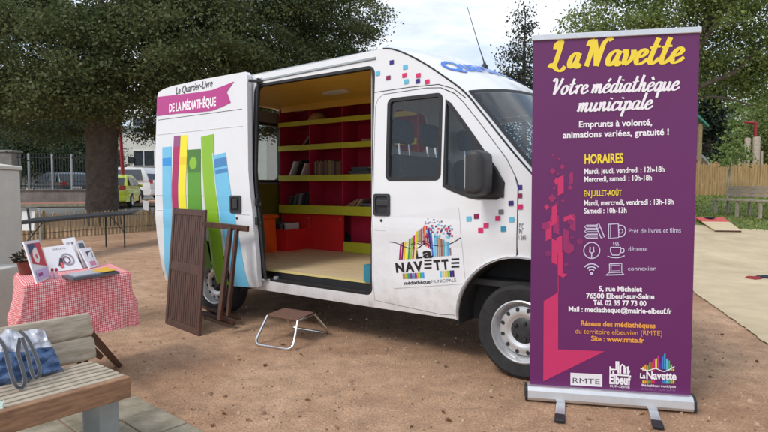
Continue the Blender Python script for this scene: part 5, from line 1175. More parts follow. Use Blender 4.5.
# ------------------------------------------------------------------ white rendered pillar with a stepped base
X1 = at_depth(21.5, 230, 4.78).x; zt = at_depth(10, 163, 4.25).z; zc_ = at_depth(20, 170, 4.7).z
pil = thing('rendered_pillar', 'off-white rendered pillar with a low pyramid cap at the left edge', 'pillar', (X1-.3, 4.5, 0))
mb = MB(); mb.box((X1-.27, 4.52, zc_/2), (.54, .54, zc_)); mb.build('shaft', M['plaster'], pil, bevel=.012)
mb = MB(); q = [(X1+.0-.56, 4.235, zc_), (X1+.015, 4.235, zc_), (X1+.015, 4.80, zc_), (X1-.56, 4.80, zc_)]; v = mb.verts(q); v2 = mb.verts([(p[0], p[1], zc_+.03) for p in q]); t_ = mb.verts([(X1-.27, 4.52, zc_+.085)])[0]
mb.face(v[::-1])
for i in range(4): mb.face([v[i], v[(i+1) % 4], v2[(i+1) % 4], v2[i]]); mb.face([v2[i], v2[(i+1) % 4], t_])
mb.build('cap', M['plaster'], pil, bevel=.006)
hb = at_depth(10, 266, 4.4).z; xb = at_depth(24, 290, 4.5).x
mb = MB(); mb.box((xb-.5, 4.32, hb/2), (1.0, .44, hb)); mb.build('base_block', M['plaster'], pil, bevel=.012)

# ------------------------------------------------------------------ long dark trestle table
def tg(x, y): return at_height(x, y, .74)
ta, tb2, tc2, td = tg(12.5, 222.6), tg(132, 212.6), tg(128, 210.2), tg(24, 218.8)
dtl = thing('trestle_table', 'long dark folding table on thin legs in front of the paling fence', 'table', (ta+tc2)/2*Vector((1, 1, 0)))
mb = MB(); q = [ta, tb2, tc2+Vector((.1, .35, 0)), td+Vector((0, .25, 0))]; lo = mb.verts([p-Vector((0, 0, .045)) for p in q]); hi = mb.verts(q); mb.face(hi); mb.face(lo[::-1])
for k in range(4): mb.face([lo[k], lo[(k+1) % 4], hi[(k+1) % 4], hi[k]])
mb.build('tabletop', mat('dark_tabletop', (.035, .037, .04), .6, var=.2), dtl, bevel=.008)
e1_ = (tb2-ta).normalized(); e2_ = Vector((-e1_.y, e1_.x, 0))
for u, v in ((.25, .06), (.25, .48), (-.22, .06), (-.22, .48)):
    p = (ta if u > 0 else tb2)+e1_*u+e2_*v*(1 if e2_.y > 0 else -1); mb = MB(); mb.tube([Vector((p.x, p.y, 0)), Vector((p.x, p.y, .70))], .016, 8); mb.build('leg', M['iron'], dtl)
for u in (.25, -.22):
    p = (ta if u > 0 else tb2)+e1_*u+e2_*.06*(1 if e2_.y > 0 else -1); mb = MB(); mb.tube([p-Vector((0, 0, .42)), p+e1_*(.5 if u > 0 else -.5)-Vector((0, 0, .06))], .009, 6); mb.build('strut', M['iron'], dtl)
# hoop stand with a pale board, between table and fence
hp = thing('hoop_stand', 'small tubular metal hoop with a pale board leaning in it, behind the trestle table', 'stand', (at_depth(28, 222, 12).x, 12, 0))
xL, xR = at_depth(18, 214, 12).x, at_depth(39.5, 214, 12).x; zt = at_depth(28, 208.3, 12).z
mb = MB(); mb.tube(crom([(xL, 12, 0), (xL, 12, zt-.1), (xL+.04, 12, zt-.01), (xL+.12, 12, zt), (xR-.12, 12, zt), (xR-.04, 12, zt-.01), (xR, 12, zt-.1), (xR, 12, 0)], 4), .014, 8); mb.build('hoop', M['greymetal'], hp, smooth=60)
mb = MB(); mb.beam((xL+.20, 12, .35), (xL+.20, 12.05, zt-.06), .28, .02, (0, 1, 0)); mb.build('board', M['paper'], hp)
mb = MB(); mb.beam((xR-.2, 12, .3), (xR-.26, 12, zt-.01), .03, .03); mb.build('brace', M['iron'], hp)

# ------------------------------------------------------------------ paling fence on the left
FA, FB = at_height(-8, 243.5, 0), at_height(163, 229.5, 0)
FD = (FB-FA); FL = FD.length; FD.normalize(); FN = Vector((FD.y, -FD.x, 0))
pf = thing('chestnut_paling_fence', 'low chestnut paling fence with pointed uneven pickets in front of the big tree', 'fence', (FA+FB)/2)
mb = MB(); k = -.5; 
while k < FL+7:
    h = .66*rng.uniform(.93, 1.05); w = rng.uniform(.045, .065); p = FA+FD*k+FN*rng.uniform(-.006, .006); ln = rng.uniform(-.02, .02); d0 = FD*w/2; dt = FD*w*.42; tn = FN*.012; l_ = FD*ln
    F_ = [p-d0, p+d0, p+dt+l_+Vector((0, 0, h*.9)), p+l_+Vector((0, 0, h)), p-dt+l_+Vector((0, 0, h*.9))]
    f = mb.verts([q+tn for q in F_]); b_ = mb.verts([q-tn for q in F_]); mb.face(f); mb.face(b_[::-1])
    for i in range(5): mb.face([f[i], f[(i+1) % 5], b_[(i+1) % 5], b_[i]])
    k += rng.uniform(.095, .125)
mb.build('pickets', M['picket'], pf)
mb = MB()
for z in (.16, .50):
    mb.tube([FA+FD*(-.5)+FN*.022+Vector((0, 0, z)), FA+FD*(FL+7)+FN*.022+Vector((0, 0, z))], .006, 5)
mb.build('binding_wire', M['iron'], pf)
for k in (1.2, FL-.55, FL+1.5, FL+4, FL+6.8):
    p = FA+FD*k-FN*.06; mb = MB(); mb.beam(p, p+Vector((0, 0, .95 if k == FL-.55 else .72)), .11, .09); mb.build('post', M['picket'], pf, bevel=.01)
p = FA+FD*(FL-.66)+FN*.05; mb = MB(); mb.beam(p+Vector((0, 0, .62)), p+Vector((.02, 0, .90)), .24, .006, FD); tag(mb.build('notice_sheet', M['paper']), 'white notice sheet fixed to the paling fence post near the van', 'notice')

# ------------------------------------------------------------------ leaves and trees
def leafcloud(pts, size, droop=.35, jit=.35):
    """one bent leaf (two triangles' worth of kite) per point; returns an object mesh"""
    n = len(pts); a = rng.uniform(0, 2*np.pi, n); el = rng.normal(-droop, .5, n); d = np.stack([np.cos(a)*np.cos(el), np.sin(a)*np.cos(el), np.sin(el)], 1)
    r = rng.normal(0, 1, (n, 3)); s_ = np.cross(d, r); s_ /= np.linalg.norm(s_, axis=1)[:, None]; sz = (size*rng.uniform(1-jit, 1+jit, n))[:, None]; nn = np.cross(d, s_)
    V = np.stack([pts, pts+d*sz*.45+s_*sz*.33+nn*sz*.1, pts+d*sz, pts+d*sz*.45-s_*sz*.33+nn*sz*.1], 1).reshape(-1, 3)
    return V, n
def mesh_quads(name, V, n, m, parent):
    me = bpy.data.meshes.new(name); me.vertices.add(4*n); me.vertices.foreach_set('co', V.astype(np.float32).ravel()); me.loops.add(4*n); me.loops.foreach_set('vertex_index', np.arange(4*n, dtype=np.int32))
    me.polygons.add(n); me.polygons.foreach_set('loop_start', np.arange(0, 4*n, 4, dtype=np.int32)); me.polygons.foreach_set('loop_total', np.full(n, 4, dtype=np.int32)); me.update(calc_edges=True); me.validate()
    me.materials.append(m); o = bpy.data.objects.new(name, me); col.objects.link(o)
    if parent: o.parent = parent; o.matrix_parent_inverse = wmat(parent).inverted()
    return o
def tree(name, label, base, trunk, blobs, leaf, lm, group=None, bark='bark', per=55, limbs=True, spread=.42, flat_=.55, cat='tree', droop=.35, extra=(), boughs=0):
    """trunk: list of (offset, radius); blobs: (centre, radii, number of sprays)"""
    base = Vector(base); t = thing(name, label, cat, base, 0, group)
    mb = MB(); P = [base+Vector(o) for o, r in trunk]; mb.tube(P, [r for o, r in trunk], 14)
    pts = []; tipc = P[-1]
    for (c, rad, ns) in blobs:
        c = base+Vector(c); rad = Vector(rad)
        if limbs:
            o = P[-2] if c.z < P[-1].z+.6 else P[-1]
            mid = o.lerp(c, .5)+Vector(rng.normal(0, .12, 3))*rad.length*.3+Vector((0, 0, .15*rad.z)); r0 = trunk[-1][1]*.55; mb.tube(crom([o, mid, c], 4), [r0*(.75-.085*k) for k in range(9)], 7)
        bc = []
        for k in range(boughs):
            u = Vector(rng.normal(0, 1, 3)).normalized(); bc.append((c+Vector((u.x*rad.x, u.y*rad.y, u.z*rad.z))*rng.uniform(.55, .95), rng.uniform(.30, .50)))
        for i in range(ns):
            if boughs and i % 5 < 2:
                q, br = bc[i % boughs]; u = Vector(rng.normal(0, 1, 3)).normalized(); u.z = abs(u.z)*.75-.2
                q = q+Vector((u.x*rad.x, u.y*rad.y, u.z*rad.z))*br*rng.uniform(.5, 1.0); k = int(per*rng.uniform(.6, 1.3)); sp = spread*rng.uniform(.7, 1.3)
                g = rng.normal(0, 1, (k, 3))*np.array([sp, sp, sp*flat_]); g[:, 2] -= .25*(g[:, 0]**2+g[:, 1]**2)/sp; pts.append(np.array(q)[None, :]+g); continue
            u = Vector(rng.normal(0, 1, 3)).normalized(); f = rng.uniform(.45, 1.02)**.6; q = c+Vector((u.x*rad.x, u.y*rad.y, u.z*rad.z))*f
            if limbs and i % 5 == 0: mb.tube([c.lerp(q, .15), c.lerp(q, .6)+Vector(rng.normal(0, .1, 3))*rad.length*.2, q], [trunk[-1][1]*.22, trunk[-1][1]*.13, .006], 5)
            k = int(per*rng.uniform(.6, 1.3)); sp = spread*rng.uniform(.7, 1.3); g = rng.normal(0, 1, (k, 3))*np.array([sp, sp, sp*flat_])
            pts.append(np.array(q)[None, :]+g)
    for a, r0, r1 in extra: mb.tube(crom([base+Vector(x) for x in a], 5), [r0+(r1-r0)*k/(5*(len(a)-1)) for k in range(5*(len(a)-1)+1)], 8)
    mb.build('trunk', M[bark], t, smooth=60)
    pts = np.concatenate(pts); V, n = leafcloud(pts, leaf, droop); mesh_quads('crown', V, n, lm, t); return t
LM = {}
LM['chest'] = leafmat('horse_chestnut_leaf', s2l(72, 84, 52), s2l(90, 102, 64), s2l(116, 120, 80), .34)
LM['dark'] = leafmat('dark_leaf', s2l(36, 50, 34), s2l(54, 70, 44), s2l(80, 92, 56), .2)
LM['maple'] = leafmat('maple_leaf', s2l(88, 106, 58), s2l(118, 136, 74), s2l(158, 168, 106), .42)
LM['light'] = leafmat('light_leaf', s2l(92, 116, 62), s2l(124, 146, 80), s2l(160, 174, 108), .38)
LM['yew'] = leafmat('yew_needle', s2l(24, 36, 28), s2l(34, 48, 36), s2l(48, 62, 42), .1)
LM['plum'] = leafmat('bronze_leaf', s2l(44, 52, 44), s2l(62, 70, 56), s2l(90, 92, 74), .2)
# big chestnut on the left
tx = at_height(103, 227, 0)
tree('chestnut_tree', 'huge dark tree with a thick ridged trunk behind the paling fence', (tx.x, tx.y, 0), [((0, 0, -.1), .60), ((0, 0, .5), .50), ((.02, 0, 1.6), .46), ((.0, .1, 3.0), .48), ((.1, .1, 4.0), .62), ((.2, .2, 6.5), .40)],
     [((-2.6, -1, 5.6), (3.0, 2.6, 2.2), 150), ((1.2, -2.0, 5.0), (2.6, 2.2, 1.7), 120), ((3.4, -1.2, 5.6), (2.6, 2.4, 2.0), 130), ((-5.2, -.6, 4.8), (2.6, 2.6, 2.2), 70), ((.4, -.5, 8.4), (4.4, 3.4, 2.6), 170), ((4.6, .5, 7.6), (2.6, 2.4, 2.2), 90), ((-3.4, 1.6, 4.2), (2.8, 2.0, 1.5), 55), ((1.6, 2.0, 4.5), (3.0, 2.4, 1.8), 70), ((-4.5, 0, 8.0), (3.2, 3, 2.4), 70), ((0, -2.6, 3.9), (2.0, 1.2, .9), 32), ((-4.4, -2.6, 4.2), (1.6, 1.4, 1.2), 36)], 0.095, LM['chest'], per=215, spread=.31, flat_=.45, boughs=11)
t2 = at_height(300, 224, 0)
tree('lime_tree', 'broad olive-green tree rising directly behind the van roof', (t2.x, t2.y+1.5, 0), [((0, 0, -.1), .42), ((0, 0, 2.5), .33), ((.1, 0, 4.6), .28), ((0, 0, 7.5), .15)],
     [((-3.2, -.6, 5.6), (2.2, 2.2, 1.9), 120), ((-.4, -1.2, 5.0), (2.6, 2.2, 1.8), 140), ((2.0, -.4, 4.9), (1.5, 1.9, 1.4), 80), ((-1.6, 0, 7.9), (3.2, 2.6, 2.1), 160), ((1.1, .3, 7.6), (1.9, 2.2, 2.0), 110), ((-4.6, .5, 7.6), (2.0, 2.2, 2.0), 55), ((-.6, 1.8, 5.2), (3.0, 1.6, 2.0), 60), ((-4.2, -1.2, 4.0), (1.5, 1.3, 1.1), 34)], .09, LM['chest'], per=205, spread=.29, flat_=.45, boughs=12)
# row of darker trees beyond the railings
for i, (px, Y, h, w, mm, lb) in enumerate(((-40, 40, 9, 4.5, 'dark', 'dark tree at the far left beyond the railings'), (22, 38, 8.5, 4.2, 'dark', 'dark tree beyond the railings above the white paling gate'), (72, 44, 8, 4.0, 'dark', 'dark tree beyond the dark parked car'), (125, 62, 10, 5, 'chest', 'olive tree above the cream building'))):
    p = at_depth(px, 200, Y); z0 = ground_z(p.x, p.y)
    tree('street_tree', lb, (p.x, p.y, z0), [((0, 0, -.2), .25), ((0, 0, 2.2), .2), ((0, 0, 4), .16), ((0, 0, h*.7), .1)],
         [((0, 0, h*.62), (w*.8, w*.7, h*.32), 70), ((-w*.5, -.5, h*.45), (w*.5, w*.5, h*.22), 36), ((w*.5, -.6, h*.46), (w*.5, w*.5, h*.22), 36), ((0, -1, h*.36), (w*.7, w*.4, h*.13), 34)], .22, LM[mm], 'trees beyond the railings', per=95, spread=.62)
# low shrubs behind the railings
for i, (px, Y, w, h, lb) in enumerate(((8, 33, 2.2, 3.4, 'dark shrub behind the grey gate pillar'), (47, 36, 2.6, 3.0, 'dark shrub behind the white paling gate'), (78, 39, 2.4, 3.6, 'dark shrub beyond the parked dark car'))):
    p = at_depth(px, 200, Y); z0 = ground_z(p.x, p.y)
    tree('shrub', lb, (p.x, p.y, z0+.9), [((0, 0, -.9), .08), ((0, 0, 1.0), .05)], [((0, 0, h*.5), (w, w*.7, h*.5), 90)], .17, LM['dark'], 'shrubs behind the railings', per=80, spread=.4, limbs=False, cat='shrub')
# right-hand trees
p = at_depth(522, 200, 24); tree('slender_tree', 'slender airy dark-leaved tree between the van and the banner', (p.x, p.y, ground_z(p.x, p.y)), [((0, 0, -.2), .16), ((.05, 0, 3.0), .11), ((0, 0, 5.8), .06), ((.05, 0, 7.6), .02)],
     [((0, 0, 7.3), (.35, .35, .7), 9), ((.1, 0, 6.3), (.75, .7, .8), 20), ((-.15, 0, 5.4), (1.0, .9, .8), 26), ((.3, 0, 4.6), (1.3, 1.1, .8), 30), ((-.6, 0, 4.3), (1.1, 1.1, .6), 18), ((0, 0, 3.6), (1.7, 1.3, .8), 36)], .11, LM['plum'], per=48, spread=.24)
p = at_depth(545, 200, 33); tree('background_tree', 'dark rounded tree low behind the van windscreen', (p.x, p.y, ground_z(p.x, p.y)), [((0, 0, -.2), .2), ((0, 0, 2.5), .15), ((0, 0, 5), .08)], [((0, 0, 4.0), (3.2, 2.6, 2.8), 110), ((-3.4, 0, 3.4), (1.8, 1.8, 2.6), 50)], .17, LM['yew'], per=90, spread=.5)
p = at_depth(650, 215, 13.5); zz_ = ground_z(p.x, p.y)
tree('maple_tree', 'big light green maple spreading over the banner with bare dark limbs showing', (p.x, p.y, zz_), [((0, 0, -.2), .30), ((.05, 0, 1.6), .24), ((.3, 0, 2.8), .20), ((.9, 0, 4.0), .15), ((1.6, .1, 5.6), .10)],
     [((-1.0, -.1, 4.9), (1.1, 1.1, .8), 42), ((.3, -.3, 5.1), (1.2, 1.2, .95), 48), ((1.5, -.4, 5.6), (1.1, 1.0, .8), 36), ((-.2, .3, 6.4), (1.6, 1.5, 1.0), 46), ((2.7, .2, 4.9), (1.0, 1.0, .8), 40), ((2.2, .4, 3.9), (.8, .8, .4), 24), ((3.4, .5, 3.6), (1.0, .9, .6), 38), ((.9, .5, 3.8), (.9, .8, .6), 30), ((2.9, .6, 6.2), (1.3, 1.1, .9), 40), ((1.5, .9, 4.7), (1.0, .8, .6), 18)], .075, LM['maple'], per=150, spread=.24, bark='bark', boughs=6,
     extra=(([(.3, 0, 2.8), (1.1, -.1, 3.35), (1.9, -.1, 3.7), (2.7, 0, 4.4), (3.6, .1, 4.9)], .08, .03), ([(.3, 0, 2.8), (1.2, 0, 3.1), (1.9, 0, 3.05), (2.5, .1, 2.9)], .045, .015), ([(.9, 0, 4.0), (1.3, -.1, 4.7), (1.9, -.1, 5.6), (2.5, -.1, 6.4)], .10, .03)))
p = at_depth(706, 200, 27); tree('yew_tree', 'narrow near-black conifer just right of the banner', (p.x, p.y, ground_z(p.x, p.y)), [((0, 0, -.2), .2), ((0, 0, 3), .12), ((0, 0, 5.5), .04)], [((0, 0, 2.0), (.8, .8, 1.6), 60), ((0, 0, 3.8), (.65, .65, 1.3), 46), ((.0, 0, 5.2), (.35, .35, .9), 22)], .16, LM['yew'], per=60, spread=.22, limbs=False)
for px, Y, w, h, mm, lb in ((728, 33, 2.3, 5.6, 'light', 'rounded mid-green tree behind the right fence, beside the dark conifer'), (757, 36, 2.6, 6.4, 'light', 'rounded grey-green tree behind the wooden play posts'), (790, 30, 2.6, 5.2, 'maple', 'green tree at the right edge behind the fence'), (640, 38, 4.0, 6.0, 'dark', 'dark tree hidden behind the banner'), (600, 36, 3.6, 4.6, 'dark', 'low dark tree left of the one behind the banner')):
    p = at_depth(px, 200, Y); z0 = ground_z(p.x, p.y)
    tree('park_tree', lb, (p.x, p.y, z0), [((0, 0, -.2), .18), ((0, 0, h*.4), .12), ((0, 0, h*.7), .06)], [((0, 0, h*.62), (w, w*.8, h*.38), 85), ((0, -.4, h*.3), (w*.95, w*.7, h*.26), 60), ((-w*.4, -.5, h*.5), (w*.6, w*.5, h*.22), 36)], .14, LM[mm], 'trees behind the right fence', per=95, spread=.36, limbs=False)
p = on_ground(727, 199); tree('young_tree', 'young thin tree with a pale stem growing in front of the right fence', p, [((0, 0, -.1), .045), ((.05, 0, .9), .035), ((.12, 0, 1.7), .02)], [((.15, 0, 1.75), (.40, .4, .35), 14), ((-.15, 0, 1.45), (.45, .4, .25), 13), ((.2, 0, 2.2), (.3, .3, .3), 9), ((.5, 0, 1.4), (.25, .25, .2), 5)], .10, LM['light'], per=24, spread=.13, bark='bark2')
# ------------------------------------------------------------------ street beyond: wall, railings, cars, building
wa, wb = at_depth(6, 200, 27.0), at_depth(112, 200, 28.0)
wz = lambda x, y: ground_z(x, y)
def wtop(px, py, Y): return at_depth(px, py, Y).z
sw = thing('stone_wall', 'low weathered grey stone wall under the iron railings', 'wall', ((wa.x+wb.x)/2, 27.4, .5))
zt_ = wtop(40, 191, 27.3); a_ = Vector((at_depth(12, 200, 27).x, 27, 0)); b_ = Vector((at_depth(108, 200, 28.0).x, 28.0, 0))
mb = MB(); mb.beam(a_+Vector((0, 0, zt_/2-.1)), b_+Vector((0, 0, zt_/2-.1)), .35, zt_+.2); mb.build('wall_body', M['stone'], sw, bevel=.02)
mb = MB(); mb.beam(a_+Vector((0, 0, zt_+.04)), b_+Vector((0, 0, zt_+.04)), .44, .08); mb.build('coping', M['stone'], sw, bevel=.02)
rt = wtop(40, 154, 27.3); rl = thing('iron_railing', 'tall dark iron railing standing on the low stone wall', 'railing', ((a_+b_)/2))
mb = MB(); n = int((b_-a_).length/.13)
for i in range(n): 
    p = a_.lerp(b_, (i+.5)/n); mb.beam(p+Vector((0, 0, zt_+.08)), p+Vector((0, 0, rt)), .018, .018)
mb.build('bars', M['iron'], rl)
for z in (zt_+.25, rt-.18): mb = MB(); mb.beam(a_+Vector((0, 0, z)), b_+Vector((0, 0, z)), .03, .05); mb.build('rail', M['iron'], rl)
for f in (.18, .42, .62, .82): mb = MB(); p = a_.lerp(b_, f); mb.beam(p+Vector((0, 0, zt_+.08)), p+Vector((0, 0, rt+.02)), .07, .07); mb.build('post', M['greymetal'], rl)
gp_ = thing('gate_pillar', 'tall grey stone gate pillar at the left end of the railings', 'pillar', (at_depth(5, 200, 26.8).x, 26.8, .5))
x0, x1 = at_depth(-4, 180, 26.7).x, at_depth(12.5, 180, 26.7).x; zt2 = wtop(5, 152.5, 26.7)
mb = MB(); mb.box(((x0+x1)/2, 27.05, zt2/2), (x1-x0, .7, zt2)); mb.build('shaft', M['stone'], gp_, bevel=.03)
mb = MB(); mb.box(((x0+x1)/2, 27.05, zt2+.06), (x1-x0+.14, .84, .12)); mb.build('cap', M['stone'], gp_, bevel=.03)
# white paling gate and two white stones/doors behind the railings
wg = thing('white_paling_gate', 'white wooden paling gate behind the railings left of the dark car', 'gate', (at_depth(28, 180, 35).x, 35, .6)); mb = MB()
for i in range(18):
    x = at_depth(14+i*1.75, 180, 35).x; mb.box((x, 35, wtop(28, 180, 35)-.0), (.095, .02, wtop(28, 171.5, 35)-wtop(28, 189, 35)))
mb.build('pales', M['cream'], wg); mb = MB(); mb.box((at_depth(28, 180, 35).x, 35.03, wtop(28, 176, 35)), (at_depth(45, 180, 35).x-at_depth(13, 180, 35).x, .04, .08)); mb.build('rail', M['cream'], wg)
for px, w, lb in ((53, 3.6, 'white gate post left of the taller one behind the dark car'), (62, 5.6, 'broad white gate post with a rounded top behind the dark car')):
    c = at_depth(px, 180, 37); wd = w*37/550; h0, h1 = .6, wtop(px, 161, 37)
    mb = MB(); mb.prism([(-wd/2, h0), (wd/2, h0), (wd/2, h1-.2), (wd*.3, h1), (-wd*.3, h1), (-wd/2, h1-.2)], .3, Matrix.Translation((c.x, 37.3, 0)) @ Matrix.Rotation(R(90), 4, 'X')); tag(mb.build('gate_post', M['cream'], bevel=.02), lb, 'gate post')
# cream building with windows
bA = at_depth(150, 160, 52); bz = ground_z(bA.x, bA.y)
bd = thing('cream_building', 'long cream building with wide windows beyond the car park', 'building', (bA.x, 52, bz))
wW, wH = 22.0, 6.2; mb = MB(); mb.box((bA.x, 55, bz+wH/2), (wW, 6, wH)); mb.build('wall', M['cream'], bd)
mb = MB(); mb.box((bA.x, 55, bz+wH+.12), (wW+.6, 6.6, .24)); mb.build('roof', M['greymetal'], bd)
mb = MB(); mb.box((bA.x, 51.97, bz+.4), (wW, .08, .8)); mb.build('plinth', M['stone'], bd)
M['pane'] = mat('dark_pane', (.05, .06, .07), .12, var=.3, vscale=2)
for fl in (0, 1):
    for k in range(-3, 4):
        x = bA.x-.55+k*3.0; z = at_depth(150, 157, 52).z+fl*3.1-.15
        mb = MB(); 
        for dx, dz, sx, sz in ((0, .72, 2.1, .08), (0, -.72, 2.1, .08), (-1.01, 0, .08, 1.36), (1.01, 0, .08, 1.36), (0, 0, .06, 1.36)): mb.box((x+dx, 51.96, z+dz), (sx, .10, sz))
        w_ = mb.build('window', M['paper'], bd); mb = MB(); mb.box((x, 51.985, z), (1.94, .02, 1.36)); mb.build('pane', M['pane'], w_)
mb = MB(); mb.box((at_depth(131, 160, 51.9).x, 51.9, at_depth(131, 160, 51.9).z), (.5, .08, .55)); mb.build('wall_vent', M['dark'], bd)
# red pole
p = at_depth(124.5, 190, 25.5); p.z = ground_z(p.x, p.y); rp_ = thing('red_pole', 'slim dark red street pole between the tree trunk and the white car', 'pole', p)
mb = MB(); mb.tube([p, p+Vector((-.05, 0, 1.2)), p+Vector((-.18, 0, 5.2))], [.10, .085, .06], 12); mb.build('shaft', M['redpole'], rp_, smooth=60); mb = MB(); mb.lathe([(.2, 0), (.2, .06), (.14, .1), (0, .1)], 14, Matrix.Translation(p)); mb.build('base_flange', M['redpole'], rp_, smooth=40)
# cars
def car(name, label, loc, rz, paint, Lc=4.1, Wc=1.76, Hc=1.46, kind='hatch', cat='car'):
    t = thing(name, label, cat, loc, rz); h = Wc/2
    if kind == 'suv': side = [(-Lc/2, .45), (-Lc/2+.02, .95), (-Lc/2+.16, 1.08), (-Lc/2+.30, 1.50), (-Lc/2+.55, Hc-.02), (-.1, Hc), (.55, Hc-.06), (1.15, 1.08), (1.95, .93), (Lc/2-.04, .75), (Lc/2, .45)]; gl = [(-Lc/2+.42, 1.10), (-Lc/2+.60, Hc-.14), (.5, Hc-.15), (1.0, 1.08)]
    else: side = [(-Lc/2, .40), (-Lc/2+.02, .80), (-Lc/2+.12, .95), (-Lc/2+.45, Hc-.10), (-Lc/2+.75, Hc), (-.05, Hc), (.5, Hc-.1), (1.1, .96), (1.85, .82), (Lc/2-.03, .62), (Lc/2, .40)]; gl = [(-Lc/2+.40, .98), (-Lc/2+.62, Hc-.13), (.42, Hc-.15), (.95, .96)]
    wx = (-Lc/2+.72, Lc/2-.78); r = .34
    low_ = [(Lc/2-.05, .25)]+[(wx[1]+r*math.cos(R(a)), .32+r*math.sin(R(a))) for a in range(-10, 191, 20)]+[(wx[0]+r*math.cos(R(a)), .32+r*math.sin(R(a))) for a in range(-10, 191, 20)]+[(-Lc/2+.05, .25)]
    M4_ = t.matrix_basis.copy(); prof = side+low_
    def hw(x, z):
        w = h-(.03 if z < .5 else 0)
        if z > .95: w -= (z-.95)/(Hc-.95)*.20
        e = max(0, abs(x)-Lc/2+.5)/.5; return w-e*e*.16
    mb = MB(); A = [];
    tri = tessellate_polygon([[Vector((x, z, 0)) for x, z in prof]])
    Lv = mb.verts([(x, hw(x, z), z) for x, z in prof]); Rv = mb.verts([(x, -hw(x, z), z) for x, z in prof]); n = len(prof)
    for q in tri: mb.face([Lv[i] for i in q]); mb.face([Rv[i] for i in q])
    for i in range(n): mb.face([Lv[i], Lv[(i+1) % n], Rv[(i+1) % n], Rv[i]])
    bmesh.ops.recalc_face_normals(mb.bm, faces=mb.bm.faces); mb.build('body', paint, t, local=True, bevel=.035, smooth=30)
    for s_ in (1, -1):
        mid = [( (gl[0][0]+gl[3][0])/2+.12)]
        for a, b2 in (((0), (1)),):
            pass
        xm = (gl[1][0]+gl[2][0])/2+.05
        front = [(xm+.04, gl[0][1]), (gl[3][0]-.05, gl[3][1]), (gl[2][0], gl[2][1]), (xm+.04, gl[1][1]+.01)]; rear = [(gl[0][0], gl[0][1]), (xm-.04, gl[0][1]), (xm-.04, gl[1][1]+.01), (gl[1][0], gl[1][1])]
        for w_ in (front, rear): mb = MB(); mb.poly([(x, s_*(hw(x, z)+.008), z) for x, z in w_]); mb.build('side_window', M['pane'], t, local=True, solid=.006)
        mb = MB(); mb.box((.75, s_*(h+.07), .98), (.14, .16, .12)); mb.build('wing_mirror', paint, t, local=True, bevel=.03)
        mb = MB(); mb.box((Lc/2-.09, s_*(h-.32), .66), (.10, .34, .13)); mb.build('headlight', M['lamp'], t, local=True, bevel=.02)
        z_ = .86 if kind != 'suv' else 1.0
        mb = MB(); mb.box((-Lc/2+.075, s_*(h-.28), z_), (.12, .26, .22)); mb.build('tail_light', M['redlens'], t, local=True, bevel=.02)
    def glassq(a, b2, name):
        mb = MB(); off = -.01 if a[0] < 0 else .01
        mb.poly([(a[0]+off, hw(*a)*.82, a[1]), (a[0]+off, -hw(*a)*.82, a[1]), (b2[0]+off, -hw(*b2)*.86, b2[1]+.006), (b2[0]+off, hw(*b2)*.86, b2[1]+.006)]); mb.build(name, M['pane'], t, local=True, solid=.006)
    def lerp2(a, b2, f): return (a[0]+(b2[0]-a[0])*f, a[1]+(b2[1]-a[1])*f)
    glassq(lerp2(side[2], side[3], .08), lerp2(side[2], side[3], .86), 'rear_window'); glassq(lerp2(side[7], side[6], .06), lerp2(side[7], side[6], .92), 'windscreen')
    mb = MB(); mb.box((-Lc/2-.0, 0, .40), (.10, Wc-.25, .22)); mb.build('rear_bumper', paint, t, local=True, bevel=.03); mb = MB(); mb.box((-Lc/2-.012, 0, .68), (.02, .50, .11)); mb.build('number_plate', M['paper'], t, local=True)
    for x in wx:
        for s_ in (1, -1):
            Mx = Matrix.Translation((x, s_*(h-.10), .315)) @ Matrix.Rotation(R(-90)*s_, 4, 'X'); w_ = thing('wheel', None, None); w_.parent = t
            mb = MB(); mb.lathe([(.19, -.09), (.29, -.095), (.315, -.06), (.315, .07), (.29, .10), (.20, .10)], 24, Mx, True); mb.build('tyre', M['tyre'], w_, local=True, smooth=35)
            mb = MB(); mb.lathe([(.20, .08), (.19, .098), (.12, .07), (.05, .095), (0, .095)], 20, Mx); mb.build('rim', M['steel'], w_, local=True, smooth=35)
    return t
M['redlens'] = mat('red_lens', s2l(170, 24, 30), .2)
pnt = lambda nme, c: mat(nme, c, .25, var=.03, vscale=2, coat=.5)
def onp(px, Y): q = at_depth(px, 200, Y); return (q.x, q.y, ground_z(q.x, q.y))
car('dark_car', 'dark blue-grey hatchback parked behind the stone wall', onp(61, 30.2), R(142), pnt('dark_blue_paint', (.035, .05, .065)), 4.05, 1.74, 1.50)
car('silver_car', 'silver car partly seen beyond the dark hatchback, beside the tree trunk', onp(84, 40), R(20), pnt('silver_paint', (.5, .52, .54)), 4.2, 1.76, 1.46)
car('yellow_car', 'bright yellow-green small car parked right of the tree trunk', onp(116.5, 25.4), R(105), pnt('yellow_green_paint', s2l(196, 214, 40)), 3.7, 1.74, 1.46)
car('white_car', 'white tall car parked behind the yellow-green one', onp(126, 31.5), R(166), pnt('white_car_paint', (.75, .76, .77)), 4.4, 1.82, 1.80, 'suv')
car('grey_car', 'grey car seen between the tree trunk and the white car', onp(108, 39), R(150), pnt('grey_car_paint', (.30, .33, .36)), 4.2, 1.78, 1.50)

